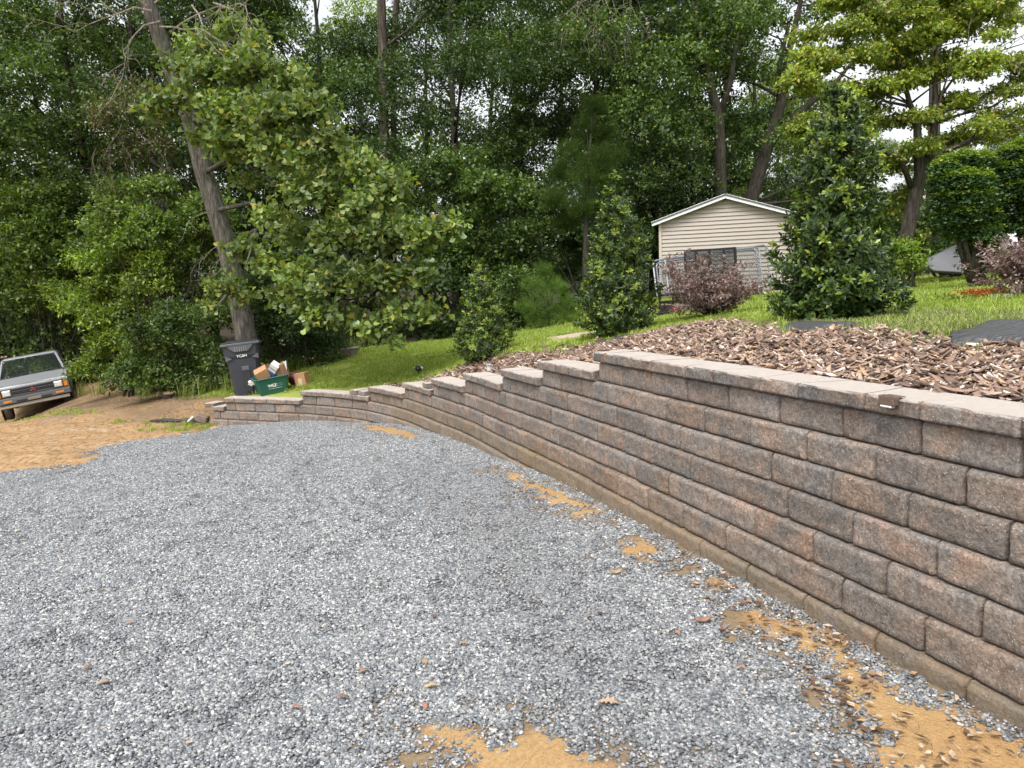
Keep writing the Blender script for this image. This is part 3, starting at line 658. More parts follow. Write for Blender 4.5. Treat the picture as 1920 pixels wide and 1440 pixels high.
# ------------------------------------------------------------------ landscape fabric
def fabric(poly, label, seed):
    m, tt, pp, o = nodes('landscape_fabric'); tc = N(tt, 'ShaderNodeTexCoord'); mp = N(tt, 'ShaderNodeMapping'); mp.inputs['Scale'].default_value = (2, 9, 1); mp.inputs['Rotation'].default_value = (0, 0, .4)
    tt.links.new(tc.outputs['Object'], mp.inputs[0]); n = noise(tt, mp.outputs[0], 2.5, 4, .5, 1.2); n2 = noise(tt, tc.outputs['Object'], 30, 3)
    tt.links.new(mixc(tt, n2.outputs[0], (.035, .035, .037), (.075, .075, .078)), pp.inputs['Base Color']); pp.inputs['Roughness'].default_value = .38; bump(tt, pp, n.outputs[0], .8, .05)
    P = np.array(poly); c = P.mean(0); st = .035; gx = np.arange(P[:, 0].min(), P[:, 0].max()+st, st); gy = np.arange(P[:, 1].min(), P[:, 1].max()+st, st)
    A, B = np.meshgrid(gx, gy); d = polydist(poly, A, B)+(fbm(A*5+seed, B*5)-.45)*.1
    q = (A+B*.6)*9+fbm(A*2+seed, B*2)*5; Zf = surf(A, B)+.05+.05*np.sin(q)*fbm(A*3, B*3+seed)+np.where(d < .06, -.045, 0)
    ids = np.arange(A.size).reshape(A.shape); F = np.stack([ids[:-1, :-1], ids[:-1, 1:], ids[1:, 1:], ids[1:, :-1]], -1).reshape(-1, 4)
    ok = ((d > 0).ravel()[F]).all(1); F = F[ok]; us, inv = np.unique(F, return_inverse=True)
    V = np.stack([A.ravel(), B.ravel(), Zf.ravel()], -1)[us]-np.array([c[0], c[1], 0])
    me = np_mesh('landscape_fabric', V, inv.reshape(F.shape), m, smooth=True); o = link_mesh('landscape_fabric', me, loc=(c[0], c[1], 0)); md = o.modifiers.new('s', 'SOLIDIFY'); md.thickness = .002
    return tag(o, label, 'landscape fabric', 'black landscape fabric showing at the bed edge')
fabric(FABRICS[0], 'short strip of black landscape fabric between bark mulch and the large glossy shrub', 1)
fabric(FABRICS[1], 'large wrinkled sheet of black landscape fabric lying at the near end of the mulch bed', 2)
fabric(FABRICS[2], 'small dark flap of landscape fabric beside the middle glossy shrub', 3)

# ------------------------------------------------------------------ bits lying on the gravel
def curl_chip(name, loc, rot, L, W, label, cat, col, group=None):
    m = MB(); vs = []; n = 7
    for i in range(n):
        u = i/(n-1)*2-1; w = W*(1-.6*abs(u)**2.2)*(1+.15*math.sin(i*2.3)); z = .012*u*u
        vs += [(u*L, -w, z+.004), (u*L, 0, z+.014), (u*L, w, z+.003), (u*L, w*.9, z-.003), (u*L, 0, z+.004), (u*L, -w*.9, z-.002)]
    fs = [(i*6+k, i*6+(k+1) % 6, i*6+6+(k+1) % 6, i*6+6+k) for i in range(n-1) for k in range(6)]+[(5, 4, 3, 2, 1, 0), tuple((n-1)*6+k for k in range(6))]
    o = m.add(vs, fs).obj(name, plain(name+'_bark', col, .8, var=.5, scale=45, bmp=.8), None, loc=(loc[0], loc[1], sz(*loc)+.018), rot=rot); return tag(o, label, cat, group)
def gp(px, py):
    """the ground point shown at px, py"""
    a = at(px, py, 1.0)-Vector((0, 0, CAM_H)); t = 1.5
    while t < 40:
        if CAM_H+a.z*t < sz(a.x*t, t): return (a.x*t, t)
        t += .01
curl_chip('bark_piece', gp(1318, 1170), (0, 0, .3), .045, .017, 'large reddish curl of bark lying alone on the gravel', 'bark', (.24, .135, .10))
curl_chip('bark_piece', gp(1355, 1187), (0, 0, 1.0), .030, .011, 'narrow twisted strip of bark beside the larger curl on the gravel', 'bark', (.28, .165, .11))
curl_chip('bark_piece', gp(1155, 1080), (0, 0, .2), .035, .013, 'tan bark piece on the gravel below the small sand patch', 'bark', (.32, .22, .14))
def flat_leaf(loc, rot, s, lobed, col, label, group=None):
    if lobed: P = [(0, 0), (.1, .05), (.2, .28), (.3, .1), (.42, .42), (.52, .12), (.68, .38), (.74, .12), (1, 0)]
    else: P = [(0, 0), (.2, .16), (.5, .24), (.8, .14), (1, 0)]
    vs = []; 
    for x, y in P: vs += [(x*s, y*s, .012*math.sin(x*3)+.010*abs(y)), (x*s, 0, .012*math.sin(x*3)+.004), (x*s, -y*s, .012*math.sin(x*3)+.014*abs(y))]
    fs = []
    for i in range(len(P)-1): fs += [(3*i, 3*i+1, 3*i+4, 3*i+3), (3*i+1, 3*i+2, 3*i+5, 3*i+4)]
    m = MB().add(vs, fs); o = m.obj('fallen_leaf', plain('dry_leaf_'+str(round(col[0]*100)), col, .7, var=.4, scale=60), None, loc=(loc[0], loc[1], sz(*loc)+.016), rot=(0, 0, rot)); return tag(o, label, 'leaf', group)
flat_leaf(gp(1122, 1325), -.3, .085, True, (.38, .27, .19), 'tan lobed oak leaf lying flat on the gravel above the sand patch')
flat_leaf(gp(178, 1293), .4, .06, False, (.34, .23, .13), 'tan leaf on the gravel at the near left')
flat_leaf(gp(795, 1297), .2, .06, False, (.42, .27, .13), 'curled brown leaf on the gravel above the sand patch')
for px, py, c in ((155, 1265, (.2, .11, .07)), (690, 1262, (.22, .12, .08)), (630, 1318, (.2, .1, .07)), (800, 1340, (.26, .14, .09)), (545, 1335, (.28, .13, .1)), (860, 1214, (.3, .2, .12)), (1265, 1190, (.28, .15, .09)), (1378, 1262, (.3, .17, .1)), (30, 1002, (.4, .36, .2)), (800, 1253, (.28, .18, .1))):
    flat_leaf(gp(px, py), px % 7, .05, False, c, 'small scrap of dry brown leaf scattered on the open gravel', 'leaf scraps scattered on the gravel')
# leaf and needle litter on the sand beside the wall: nobody could count it
X, Y = sample(9500, -3.6, 2.0, 1.2, 13.2, rng); mm = masks(X, Y); d = sdist(X, Y)
k = (d < -.03) & (((mm['sand'] > -.12) & (d > -.9) & (fbm(X*3, Y*3) > .42)) | ((d > -.35) & (Y < 3.9) & (fbm(X*4, Y*4) > .45)) | ((Y > 11.6) & (d > -.45)))
k |= rng.random(len(X)) < .02
k &= (d < -.03) & (d > -4); X, Y = X[k], Y[k]
A_, B_ = sample(2600, .7, 2.0, 1.3, 4.0, rng); q_ = masks(A_, B_)['sand']; k = (sdist(A_, B_) < -.02) & (q_+rng.normal(size=2600)*.05 > -.08) & (fbm(A_*6, B_*6) > .34); X = np.concatenate([X, A_[k]]); Y = np.concatenate([Y, B_[k]])
A_, B_ = sample(9000, -10, -5.4, 13.6, 18.2, rng); k = np.abs(B_-np.interp(A_, [-16, -11.5, -9, -7, -5.8], [19.5, 19.2, 17.4, 15.6, 14.6])) < 1.0*fbm(A_*2, B_*2)*1.6; X = np.concatenate([X, A_[k]]); Y = np.concatenate([Y, B_[k]]); n = len(X); V = []; F = []; K = []
for i in range(n):
    a = rng.random()*6.28; thin_ = rng.random() < .5; L = .02+.035*rng.random(); w = .0014 if thin_ else .005+.011*rng.random(); L = L*1.3 if thin_ else L
    dx = np.array([math.cos(a), math.sin(a), 0]); dy = np.array([-math.sin(a), math.cos(a), 0]); b = np.array([X[i], Y[i], 0]); z = sz(X[i], Y[i])+.016+.006*rng.random(); b[2] = z
    V += [b, b+dx*L*.5+dy*w+[0, 0, .004], b+dx*L+[0, 0, .008*rng.random()], b+dx*L*.5-dy*w+[0, 0, .002]]; F.append((4*i, 4*i+1, 4*i+2, 4*i+3))
    c = np.array([(.10, .06, .035), (.16, .09, .055), (.27, .17, .10), (.42, .32, .23)][rng.integers(0, 4)])*(.8+.4*rng.random()); K += [c]*4
tag(link_mesh('leaf_litter', np_mesh('leaf_litter', V, F, M_DRY, np.array(K))), 'brown leaf scraps and pine needles washed onto the sand along the wall foot', kind='stuff')

# ------------------------------------------------------------------ the pickup truck
M_SILVER = plain('silver_paint', (.36, .37, .39), .32, .45, .5, .05, 3); M_BLACK = plain('black_trim', (.018, .018, .02), .5); M_GREYB = plain('grey_bumper', (.10, .105, .11), .5, var=.25)
M_VALANCE = plain('dusty_valance', (.36, .34, .28), .6); M_TYRE = plain('dusty_tyre', (.11, .09, .07), .9, var=.3); M_RIM = plain('steel_rim', (.35, .35, .34), .4, .8)
M_AMBER = plain('amber_lens', (.60, .20, .02), .25); M_RED = plain('red_emblem', (.45, .05, .03), .4); M_LAMP = plain('headlight_glass', (.72, .74, .74), .12, .3, .8, .2, 30); M_CHROME = plain('chrome', (.65, .66, .67), .22, 1.0)
def glass_mat():
    m, t, p, o = nodes('windscreen_glass'); p.inputs['Base Color'].default_value = (.015, .02, .022, 1); p.inputs['Roughness'].default_value = .03; p.inputs['Specular IOR Level'].default_value = 1.0; p.inputs['IOR'].default_value = 2.6
    return m
M_GLASS = glass_mat()
tx, ty = -12.48, 20.0; tilt = R(7.5)
truck = thing('pickup_truck', 'old silver compact pickup truck parked nose out under the bushes, leaning to one side', 'pickup truck', (tx, ty, sz(tx, ty)-.05), (R(-1.0), -tilt, R(29)))
TW = .815
# body: lower sides, hood, cab; front faces -y
b = MB()
b.prismx([(-.70, .50), (-.70, .84), (-.66, .87), (.42, 1.00), (.42, .50)], -TW+.01, TW-.01)      # nose and hood block
b.prismx([(.42, .42), (.42, 1.00), (2.0, 1.00), (2.0, .42)], -TW, TW)                            # cab lower
b.prismx([(2.05, .45), (2.05, 1.02), (3.9, 1.02), (3.9, .45)], -TW, TW)                          # bed
b.obj('body', M_SILVER, truck)
h = MB(); h.add([(-TW+.06, -.665, .882), (TW-.06, -.665, .882), (TW-.09, .40, 1.022), (-TW+.09, .40, 1.022), (0, -.68, .892), (0, .42, 1.036), (-TW+.05, -.68, .865), (TW-.05, -.68, .865), (-TW+.07, .42, .995), (TW-.07, .42, .995)],
  [(0, 4, 5, 3), (4, 1, 2, 5), (6, 7, 1, 4, 0), (6, 0, 3, 8), (1, 7, 9, 2), (8, 3, 5, 2, 9)]); h.obj('hood', M_SILVER, truck)
# cab top: pillars and roof
rf = MB(); rf.prismx([(1.02, 1.455), (1.08, 1.505), (1.5, 1.525), (1.92, 1.50), (1.96, 1.45)], -.60, .60); rf.obj('roof', M_SILVER, truck)
for sx in (-1, 1):
    q = MB(); q.tube([(sx*.765, .46, .995), (sx*.63, 1.06, 1.475)], [.034, .03], 6); q.tube([(sx*.76, 1.95, .995), (sx*.62, 1.92, 1.48)], [.05, .045], 6); q.tube([(sx*.615, 1.02, 1.475), (sx*.62, 1.94, 1.475)], .032, 6); q.obj('pillar', M_SILVER, truck)
    MB().add([(sx*.775, .55, 1.0), (sx*.775, 1.92, 1.0), (sx*.635, 1.9, 1.46), (sx*.635, 1.1, 1.46)], [(0, 1, 2, 3)]).obj('side_window', M_GLASS, truck)
    w = MB()
    m1 = MB(); m1.box((sx*(TW+.13), .62, 1.06), (.20, .05, .13), .015); m1.tube([(sx*(TW-.04), .62, 1.02), (sx*(TW+.08), .62, 1.03)], .014, 6); m1.obj('wing_mirror', M_BLACK, truck)
wsv = [(-.735, .455, 1.01), (.735, .455, 1.01), (.60, 1.045, 1.458), (-.60, 1.045, 1.458), (0, .425, 1.01), (0, 1.015, 1.468)]
MB().add(wsv, [(0, 4, 5, 3), (4, 1, 2, 5)]).obj('windscreen', M_GLASS, truck)
MB().box((0, 1.03, 1.468), (1.24, .02, .02), .004, rot=Matrix.Rotation(.6, 4, 'X')).obj('windscreen_seal', M_BLACK, truck)
MB().box((0, .425, 1.026), (1.5, .06, .02), .004).obj('cowl', M_BLACK, truck)
for sx in (-.28, .30): MB().tube([(sx-.28, .41, 1.045), (sx+.22, .50, 1.085)], .009, 5).obj('wiper', M_BLACK, truck)
MB().box((0, -.71, .715), (TW*2-.06, .03, .215), .01).obj('front_panel', M_BLACK, truck)
g = thing('grille', None, None); g.parent = truck; g.location = (0, 0, 0)
for i in range(4): MB().box((0, -.733, .645+i*.047), (.90, .014, .012), .003).obj('slat', M_DARK if i % 2 else M_GREYB, g)
for i in range(7): MB().box((-.42+i*.14, -.729, .715), (.008, .010, .17), .002).obj('bar', M_DARK, g)
MB().box((0, -.730, .808), (.92, .014, .012), .003).obj('frame', M_GREYB, g); MB().box((0, -.730, .622), (.92, .014, .012), .003).obj('frame', M_GREYB, g)
e = MB()
for a in (90, 210, 330):
    c = Vector((0, 0)); dv = Vector((math.cos(R(a)), math.sin(R(a)))); pv = Vector((-dv.y, dv.x)); q = [dv*.0, dv*.036+pv*.021, dv*.072, dv*.036-pv*.021]
    e.prism([(v.x, .715+v.y) for v in q], -.752, -.744)
e.obj('emblem', M_RED, truck)
for sx in (-1, 1):
    hl = thing('headlight', None, None); hl.parent = truck
    MB().box((sx*.575, -.735, .715), (.175, .03, .125), .02).obj('lens', M_LAMP, hl); MB().box((sx*.575, -.729, .715), (.205, .026, .155), .015).obj('surround', M_CHROME, hl)
    MB().box((sx*.745, -.700, .715), (.09, .09, .175), .012).obj('corner_lamp', M_AMBER, truck)
bm = MB(); bm.box((0, -.77, .515), (TW*2+.02, .11, .125), .015); bm.box((0, -.80, .575), (TW*2, .05, .012), .004); bm.obj('bumper', M_GREYB, truck)
for sx in (-1, 1): MB().box((sx*.58, -.828, .515), (.19, .012, .052), .006).obj('indicator_lamp', M_AMBER, truck); MB().box((sx*.27, -.826, .50), (.24, .01, .045), .006).obj('air_slot', M_BLACK, truck)
MB().box((0, -.828, .50), (.30, .008, .07), .006).obj('plate_mount', plain('bare_plate', (.22, .18, .14), .7), truck)
v = MB(); v.box((0, -.74, .385), (TW*2-.08, .08, .085), .012, rot=Matrix.Rotation(-.25, 4, 'X')); v.obj('valance', M_VALANCE, truck)
wh = {}
def wheel(px_, py_):
    w = thing('wheel', None, None); w.parent = truck; w.location = (px_, py_, .30)
    if not wh:
        m = MB(); sg = [(-.09, .22), (-.095, .27), (-.08, .298), (0, .302), (.08, .298), (.095, .27), (.09, .22)]; n = 28
        vs = [(x, r*math.cos(2*math.pi*i/n), r*math.sin(2*math.pi*i/n)) for i in range(n) for x, r in sg]
        fs = [(i*7+k, i*7+k+1, ((i+1) % n)*7+k+1, ((i+1) % n)*7+k) for i in range(n) for k in range(6)]; m.add(vs, fs); wh['t'] = m.mesh('tyre', M_TYRE, True)
        m = MB(); m.tube([(-.07, 0, 0), (.07, 0, 0)], .215, 24); m.tube([(-.085, 0, 0), (.085, 0, 0)], .06, 12); wh['r'] = m.mesh('rim', M_RIM)
    link_mesh('tyre', wh['t'], w); link_mesh('rim', wh['r'], w)
for sx in (-.69, .69):
    for yy in (0, 2.75): wheel(sx, yy)
MB().box((0, 1.6, .40), (1.1, 4.2, .14), .02).obj('chassis', M_BLACK, truck)
for sx in (-1, 1):     # dark arches so that the tyres sit in openings
    MB().tube([(sx*(TW-.02), 0, .33), (sx*(TW+.003), 0, .33)], .34, 24).obj('wheel_arch', M_BLACK, truck)
MB().box((0, 1.1, 1.0), (1.2, .5, .5), .08).obj('seat', M_DARK, truck)

# ------------------------------------------------------------------ bins and boxes by the leaning oak
M_BIN = plain('charcoal_bin_plastic', (.030, .034, .043), .5, var=.2); M_BIN2 = plain('charcoal_bin_rim', (.085, .09, .1), .5); M_GREEN = plain('green_bin_plastic', (.022, .115, .085), .45, var=.15)
M_PRINT = plain('white_print', (.7, .72, .72), .5); M_CARD = plain('cardboard', (.42, .24, .12), .8); M_CARDD = plain('cardboard_dark', (.26, .14, .08), .8); M_PAPER = plain('white_card', (.74, .72, .69), .6); M_BLUE = plain('blue_print', (.06, .15, .42), .5); M_MAROON = plain('maroon_bag', (.12, .02, .03), .5)
def text(body, size, loc, rot, mat, parent, name='lettering', depth=.0015, sx=1.0):
    c = bpy.data.curves.new(name, 'FONT'); c.body = body; c.size = size; c.extrude = depth; c.align_x = 'CENTER'; c.align_y = 'CENTER'; c.offset = size*.02
    o = bpy.data.objects.new(name, c); C.objects.link(o); o.location = loc; o.rotation_euler = rot; o.scale = (sx, 1, 1); c.materials.append(mat); me = bpy.data.meshes.new_from_object(o); bpy.data.objects.remove(o); o = bpy.data.objects.new(name, me); C.objects.link(o); o.location = loc; o.rotation_euler = rot; o.scale = (sx, 1, 1); o.parent = parent; return o
bp = (-5.11, 14.72); bn = thing('wheeled_bin', 'tall charcoal wheeled bin with black lid standing in front of the leaning oak', 'bin', (*bp, sz(*bp)-.02), (R(-3), R(-4.5), R(15)))
m = MB()
def ring(z, hw, hd, c=.05): return [(-hw+c, -hd, z), (hw-c, -hd, z), (hw, -hd+c, z), (hw, hd-c, z), (hw-c, hd, z), (-hw+c, hd, z), (-hw, hd-c, z), (-hw, -hd+c, z)]
lv = [(0, .235, .25), (.55, .275, .30), (.72, .285, .31), (.78, .315, .335), (1.0, .33, .35)]; vs = []; fs = []
for z, a, c_ in lv: vs += ring(z, a, c_)
for i in range(len(lv)-1): fs += [(i*8+k, i*8+(k+1) % 8, i*8+8+(k+1) % 8, i*8+8+k) for k in range(8)]
fs.append(tuple(range(7, -1, -1))); m.add(vs, fs); m.obj('body', M_BIN, bn)
m = MB(); m.box((0, 0, 1.0), (.72, .76, .055), .015); m.obj('rim', M_BIN2, bn)
m = MB(); m.prism([(-.24, .99), (-.20, .93), (-.12, .86), (.12, .86), (.20, .93), (.24, .99)], -.372, -.335); m.obj('apron', M_BIN2, bn)
for i in range(6): MB().box((-.10+i*.04, -.376, .905), (.008, .01, .075), .002).obj('rib', M_GREYP, bn)
m = MB(); m.box((0, .0, 1.045), (.70, .74, .03), .012, taper=(.94, .94)); m.box((0, .02, 1.068), (.56, .6, .03), .014, taper=(.9, .9)); m.tube([(-.26, .39, 1.04), (.26, .39, 1.04)], .018, 8); m.obj('lid', M_BLACK, bn)
m = MB(); m.box((.03, -.297, .33), (.15, .01, .50), .004); m.obj('front_recess', M_DARK, bn); m = MB(); m.box((.03, -.305, .50), (.15, .03, .012), .004); m.box((.03, -.302, .54), (.13, .02, .07), .006); m.obj('grab_bar', M_BIN2, bn)
for sx in (-1, 1): MB().prism([(sx*.30, .80), (sx*.30, .70), (sx*.17, .735)], -.338, -.318).obj('gusset', M_BIN2, bn); MB().tube([(sx*.24, .27, .11), (sx*.29, .27, .11)], .12, 16).obj('wheel', M_BLACK, bn)
text('YC3H', .065, (.0, -.3405, .775), (R(90)-.02, 0, 0), M_PRINT, bn, sx=1.15)
rp = (-4.52, 14.33); rc = thing('recycling_bin', 'green open recycling bin heaped with boxes beside the charcoal bin', 'recycling bin', (*rp, sz(*rp)-.02), (R(2), R(-7), R(26)))
m = MB(); hw0, hd0, hw1, hd1, H = .24, .17, .31, .225, .34
def shell(m, z0, a0, b0, z1, a1, b1, th):
    o0, o1 = ring(z0, a0, b0, .035), ring(z1, a1, b1, .045); i0, i1 = ring(z0+th, a0-th, b0-th, .03), ring(z1, a1-th, b1-th, .04); vs = o0+o1+i1+i0
    fs = [(r*8+k, r*8+(k+1) % 8, r*8+8+(k+1) % 8, r*8+8+k) for r in range(3) for k in range(8)]+[tuple(range(7, -1, -1)), tuple(range(24, 32))]; m.add(vs, fs)
shell(m, 0, hw0, hd0, H, hw1, hd1, .008); m.obj('body', M_GREEN, rc)
m = MB(); rr = ring(H, hw1+.012, hd1+.012, .05); m.tube([Vector(p) for p in rr+rr[:1]], .014, 6, cap=False); m.obj('rim', M_GREEN, rc)
text('WEZ', .075, (-.02, -.2105, .19), (R(80), 0, 0), M_PRINT, rc); text('CO', .07, (.115, -.211, .19), (R(80), 0, 0), plain('faded_print', (.09, .22, .17), .5), rc); MB().box((.03, -.2035, .135), (.24, .003, .005)).obj('underline', M_PRINT, rc)
def carton(label, loc, rot, d, mat, name='cardboard_box', cat='box', stripes=None, tape=None):
    t = thing(name, label, cat, loc, rot); MB().box((0, 0, 0), d, .004).obj('carton', mat, t)
    if stripes:
        MB().box((0, 0, d[2]*.20), (d[0]+.003, d[1]+.003, d[2]*.05)).obj('stripe', M_CARDD, t); MB().box((0, 0, -d[2]*.25), (d[0]+.003, d[1]+.003, d[2]*.4)).obj('printed_band', M_BLUE, t)
    if tape: MB().box((0, -d[1]/2-.0015, -d[2]*.15), (d[0]*.35, .002, d[2]*.55)).obj('label_patch', plain('pale_tape', (.62, .47, .32), .6), t)
    return t
r0 = Vector(rc.location)
carton('open faced brown cardboard box tipped on the left of the green bin', r0+Vector((-.17, -.05, .40)), (.3, -.45, .25), (.24, .24, .18), M_CARD)
carton('white and blue printed carton sticking up from the middle of the green bin', r0+Vector((.02, .02, .46)), (.5, .65, .1), (.16, .14, .30), M_PAPER, 'printed_carton', stripes=True)
carton('dark brown cardboard box at the back of the green bin', r0+Vector((.17, .06, .45)), (.2, -.35, .1), (.20, .18, .22), M_CARDD)
t = thing('white_paper', 'folded white paper standing upright at the end of the green bin', 'paper', r0+Vector((.255, -.02, .50)), (.1, -.05, .2)); MB().add([(-.035, 0, -.12), (0, .012, -.12), (.03, 0, -.12), (.04, 0, .13), (.01, .012, .10), (-.03, 0, .12), (-.035, -.02, -.12), (-.03, -.02, .12)], [(0, 1, 4, 5), (1, 2, 3, 4), (0, 6, 7, 5)]).obj('sheet', M_PAPER, t)
t = thing('white_carton_scrap', 'crumpled white carton hanging over the left end of the green bin', 'carton', r0+Vector((-.36, -.10, .24)), (.2, .5, .6)); MB().box((0, 0, 0), (.12, .09, .05), .005, taper=(.8, .9)).obj('carton', M_PAPER, t); MB().box((-.02, -.047, -.03), (.08, .004, .05)).obj('flap', M_PAPER, t)
cb = (-4.02, 14.55); carton('cardboard box with a pale patch standing on the grass right of the green bin', (cb[0], cb[1], sz(*cb)+.12), (.05, -.12, -.2), (.22, .2, .25), M_CARD, tape=True)
mb = (-4.18, 14.75); t = thing('rubbish_bag', 'dark maroon bag behind the cardboard box on the grass', 'bag', (*mb, sz(*mb))); m = MB(); m.tube([(0, 0, 0), (0, 0, .05), (0, 0, .14), (.01, 0, .22), (.02, 0, .26)], [.10, .15, .16, .11, .03], 12); m.obj('bag', M_MAROON, t, smooth=True)
# block standing by the tree line
cp = gp(658, 668); t = thing('concrete_block', 'two old wall blocks under a pale slab by the edge of the woods', 'blocks', (cp[0], cp[1], sz(*cp)), (0, R(-4), .1))
for i in (-1, 1): MB().box((i*.085, 0, .08), (.165, .2, .16), .008).obj('block', M_BLOCKD, t)
MB().box((0, 0, .178), (.38, .26, .03), .008).obj('slab', plain('pale_slab', (.3, .28, .25), .85), t)
cp = gp(1872, 560); tag(MB().box((0, 0, .02), (.30, .22, .06), .02, taper=(.85, .8)).obj('paving_stone', plain('grey_paver', (.2, .19, .19), .9, var=.3), None, loc=(cp[0], cp[1], sz(*cp))), 'flat grey stone sunk in the lawn below the pink shrub', 'stone')
# drain pipe and rubble at the foot of the wall's far end
cp = (-6.35, 14.25); tag(MB().tube([(-.55, .1, .0), (-.25, .02, .03), (0, 0, .01), (.2, -.05, .03), (.42, -.1, .02)], .04, 10).obj('drain_pipe', M_DARK, None, smooth=True, loc=(*cp, sz(*cp))), 'black corrugated drain pipe half buried by the end of the wall', 'pipe')
cp = (-5.75, 13.95); tag(MB().box((0, 0, .12), (.22, .16, .14), .02, rot=Matrix.Rotation(.3, 4, 'Y')).obj('loose_stone', M_BLOCK, None, loc=(*cp, sz(*cp))), 'loose grey block lying off the low end of the wall', 'block')
cp = (-5.95, 13.9); tag(MB().box((0, 0, .1), (.14, .05, .03), .008, rot=Matrix.Rotation(-.7, 4, 'Y')).obj('litter_scrap', M_PAPER, None, loc=(*cp, sz(*cp))), 'crumpled white scrap beside the loose block', 'litter')
# ------------------------------------------------------------------ shed
M_SIDING = plain('tan_vinyl_siding', (.37, .325, .28), .5, var=.04, scale=2); M_WHITE = plain('white_trim', (.72, .74, .76), .45, var=.05); M_ROOF = plain('grey_shingle', (.12, .12, .12), .9, var=.4, scale=14)
SY = 20.5; x0, x1 = at(1360, 480, SY).x-1.72, at(1360, 480, SY).x+1.72; ze = at(1240, 416, SY).z; za = at(1361, 372, SY).z; zb = 1.0; xm = (x0+x1)/2; wd = x1-x0
shed = thing('garden_shed', 'beige vinyl-sided shed with a white-edged gable roof at the back of the lawn', 'shed', (xm, SY, zb), (0, 0, R(-13)))
hw = wd/2; eh = ze-zb; ah = za-zb+.02
def half_at(z): return hw if z <= eh else max(0.0, hw*(ah-z)/(ah-eh))
m = MB(); m.prism([(-hw+.03, 0), (hw-.03, 0), (hw-.03, eh-.02), (0, ah-.04), (-hw+.03, eh-.02)], .03, 4.6); m.obj('wall', M_SIDING, shed)
lap = .104; z = 0.0
while z < ah-.05:
    z1 = min(z+lap, ah-.03); a, b = half_at(z)-.055, half_at(z1)-.055
    if z > eh: a -= .02; b -= .02
    a = max(a, .03); b = max(b, .01)
    MB().add([(-a, -.004, z), (a, -.004, z), (b, .022, z1-.003), (-b, .022, z1-.003), (-a, .024, z), (a, .024, z)], [(0, 1, 2, 3), (0, 4, 5, 1), (0, 3, 4), (1, 5, 2)]).obj('siding_board', M_SIDING, shed); z = z1
for sx in (-1, 1): MB().box((sx*(hw-.03), .0, eh/2-.01), (.075, .05, eh-.02), .006).obj('corner_post', plain('tan_trim', (.50, .43, .35), .5), shed)
sl = math.atan2(ah-eh, hw)
for sx in (-1, 1):
    L = hw/math.cos(sl)+.20
    c = Vector((sx*math.cos(sl)*(L/2), 0, ah+.03-math.sin(sl)*(L/2)))
    MB().box((c.x, -.14, c.z+.0), (L, .03, .12), .005, rot=Matrix.Rotation(sx*sl, 4, 'Y')).obj('fascia', M_WHITE, shed)
    MB().box((c.x, 2.25, c.z+.035), (L+.02, 4.85, .035), .004, rot=Matrix.Rotation(sx*sl, 4, 'Y')).obj('roof', M_ROOF, shed)
    MB().box((c.x, -.06, c.z-.035), (L-.05, .13, .012), .002, rot=Matrix.Rotation(sx*sl, 4, 'Y')).obj('soffit', M_WHITE, shed)
# chain-link kennel panels leaning by the shed
M_GALV = plain('galvanised_steel', (.26, .28, .31), .45, .5, .5, .15, 12); M_WIRE = plain('galvanised_wire', (.13, .135, .14), .6, .2); M_BSTEEL = plain('black_steel', (.012, .012, .014), .45)
def link_panel(pl, pr, Yl, Yr, label, mesh_it=True, bars=()):
    """frame through four photo points: pl = (top-left, bottom-left), pr = (top-right, bottom-right)"""
    TL, BL, TR, BR = at(*pl[0], Yl), at(*pl[1], Yl-.35), at(*pr[0], Yr), at(*pr[1], Yr-.35)
    o = (BL+BR)/2; t = thing('kennel_panel', label, 'fence panel', o, (0, 0, 0), 'chain-link kennel panels leaning by the shed')
    P = lambda u, v: (BL*(1-u)+BR*u)*(1-v)+(TL*(1-u)+TR*u)*v-o
    r = .06; W = (TR-TL).length; H = (TL-BL).length; cu, cv = r*1.6/W, r*1.6/H
    pts = [P(0, 0), P(0, 1-cv), P(cu*.3, 1-cv*.3), P(cu, 1), P(1-cu, 1), P(1-cu*.3, 1-cv*.3), P(1, 1-cv), P(1, 0), P(0, 0)]
    m = MB(); m.tube(pts, .021, 8, cap=False)
    for u in bars: m.tube([P(u, 0), P(u, 1)], .017, 8)
    m.obj('frame', M_GALV, t)
    if mesh_it:
        w = MB(); st = .062; n = int((W+H)/st)
        for s in range(n):
            a = s*st
            for dr in (1, -1):
                p0, p1 = (a, 0), (a-H, H)
                if p0[0] > W: p0 = (W, a-W)
                if p1[0] < 0: p1 = (0, a)
                if p0[1] >= H or p1[1] <= p0[1]: continue
                q0, q1 = [(p[0]/W, p[1]/H) if dr > 0 else (1-p[0]/W, p[1]/H) for p in (p0, p1)]
                w.tube([P(*q0), P(*q1)], .0042, 3, cap=False)
        w.obj('wire_mesh', M_WIRE, t)
    return t
link_panel([(1224, 489), (1232, 556)], [(1423, 463), (1432, 558)], 17.4, 18.3, 'front chain-link kennel panel, nearest the purple shrub', True, (.11,))
link_panel([(1230, 493), (1238, 556)], [(1417, 467), (1427, 556)], 17.6, 18.5, 'second chain-link kennel panel, just behind the front one', False)
link_panel([(1236, 486), (1246, 552)], [(1437, 459), (1447, 552)], 18.0, 19.1, 'rear chain-link kennel panel reaching furthest along the shed wall', True)
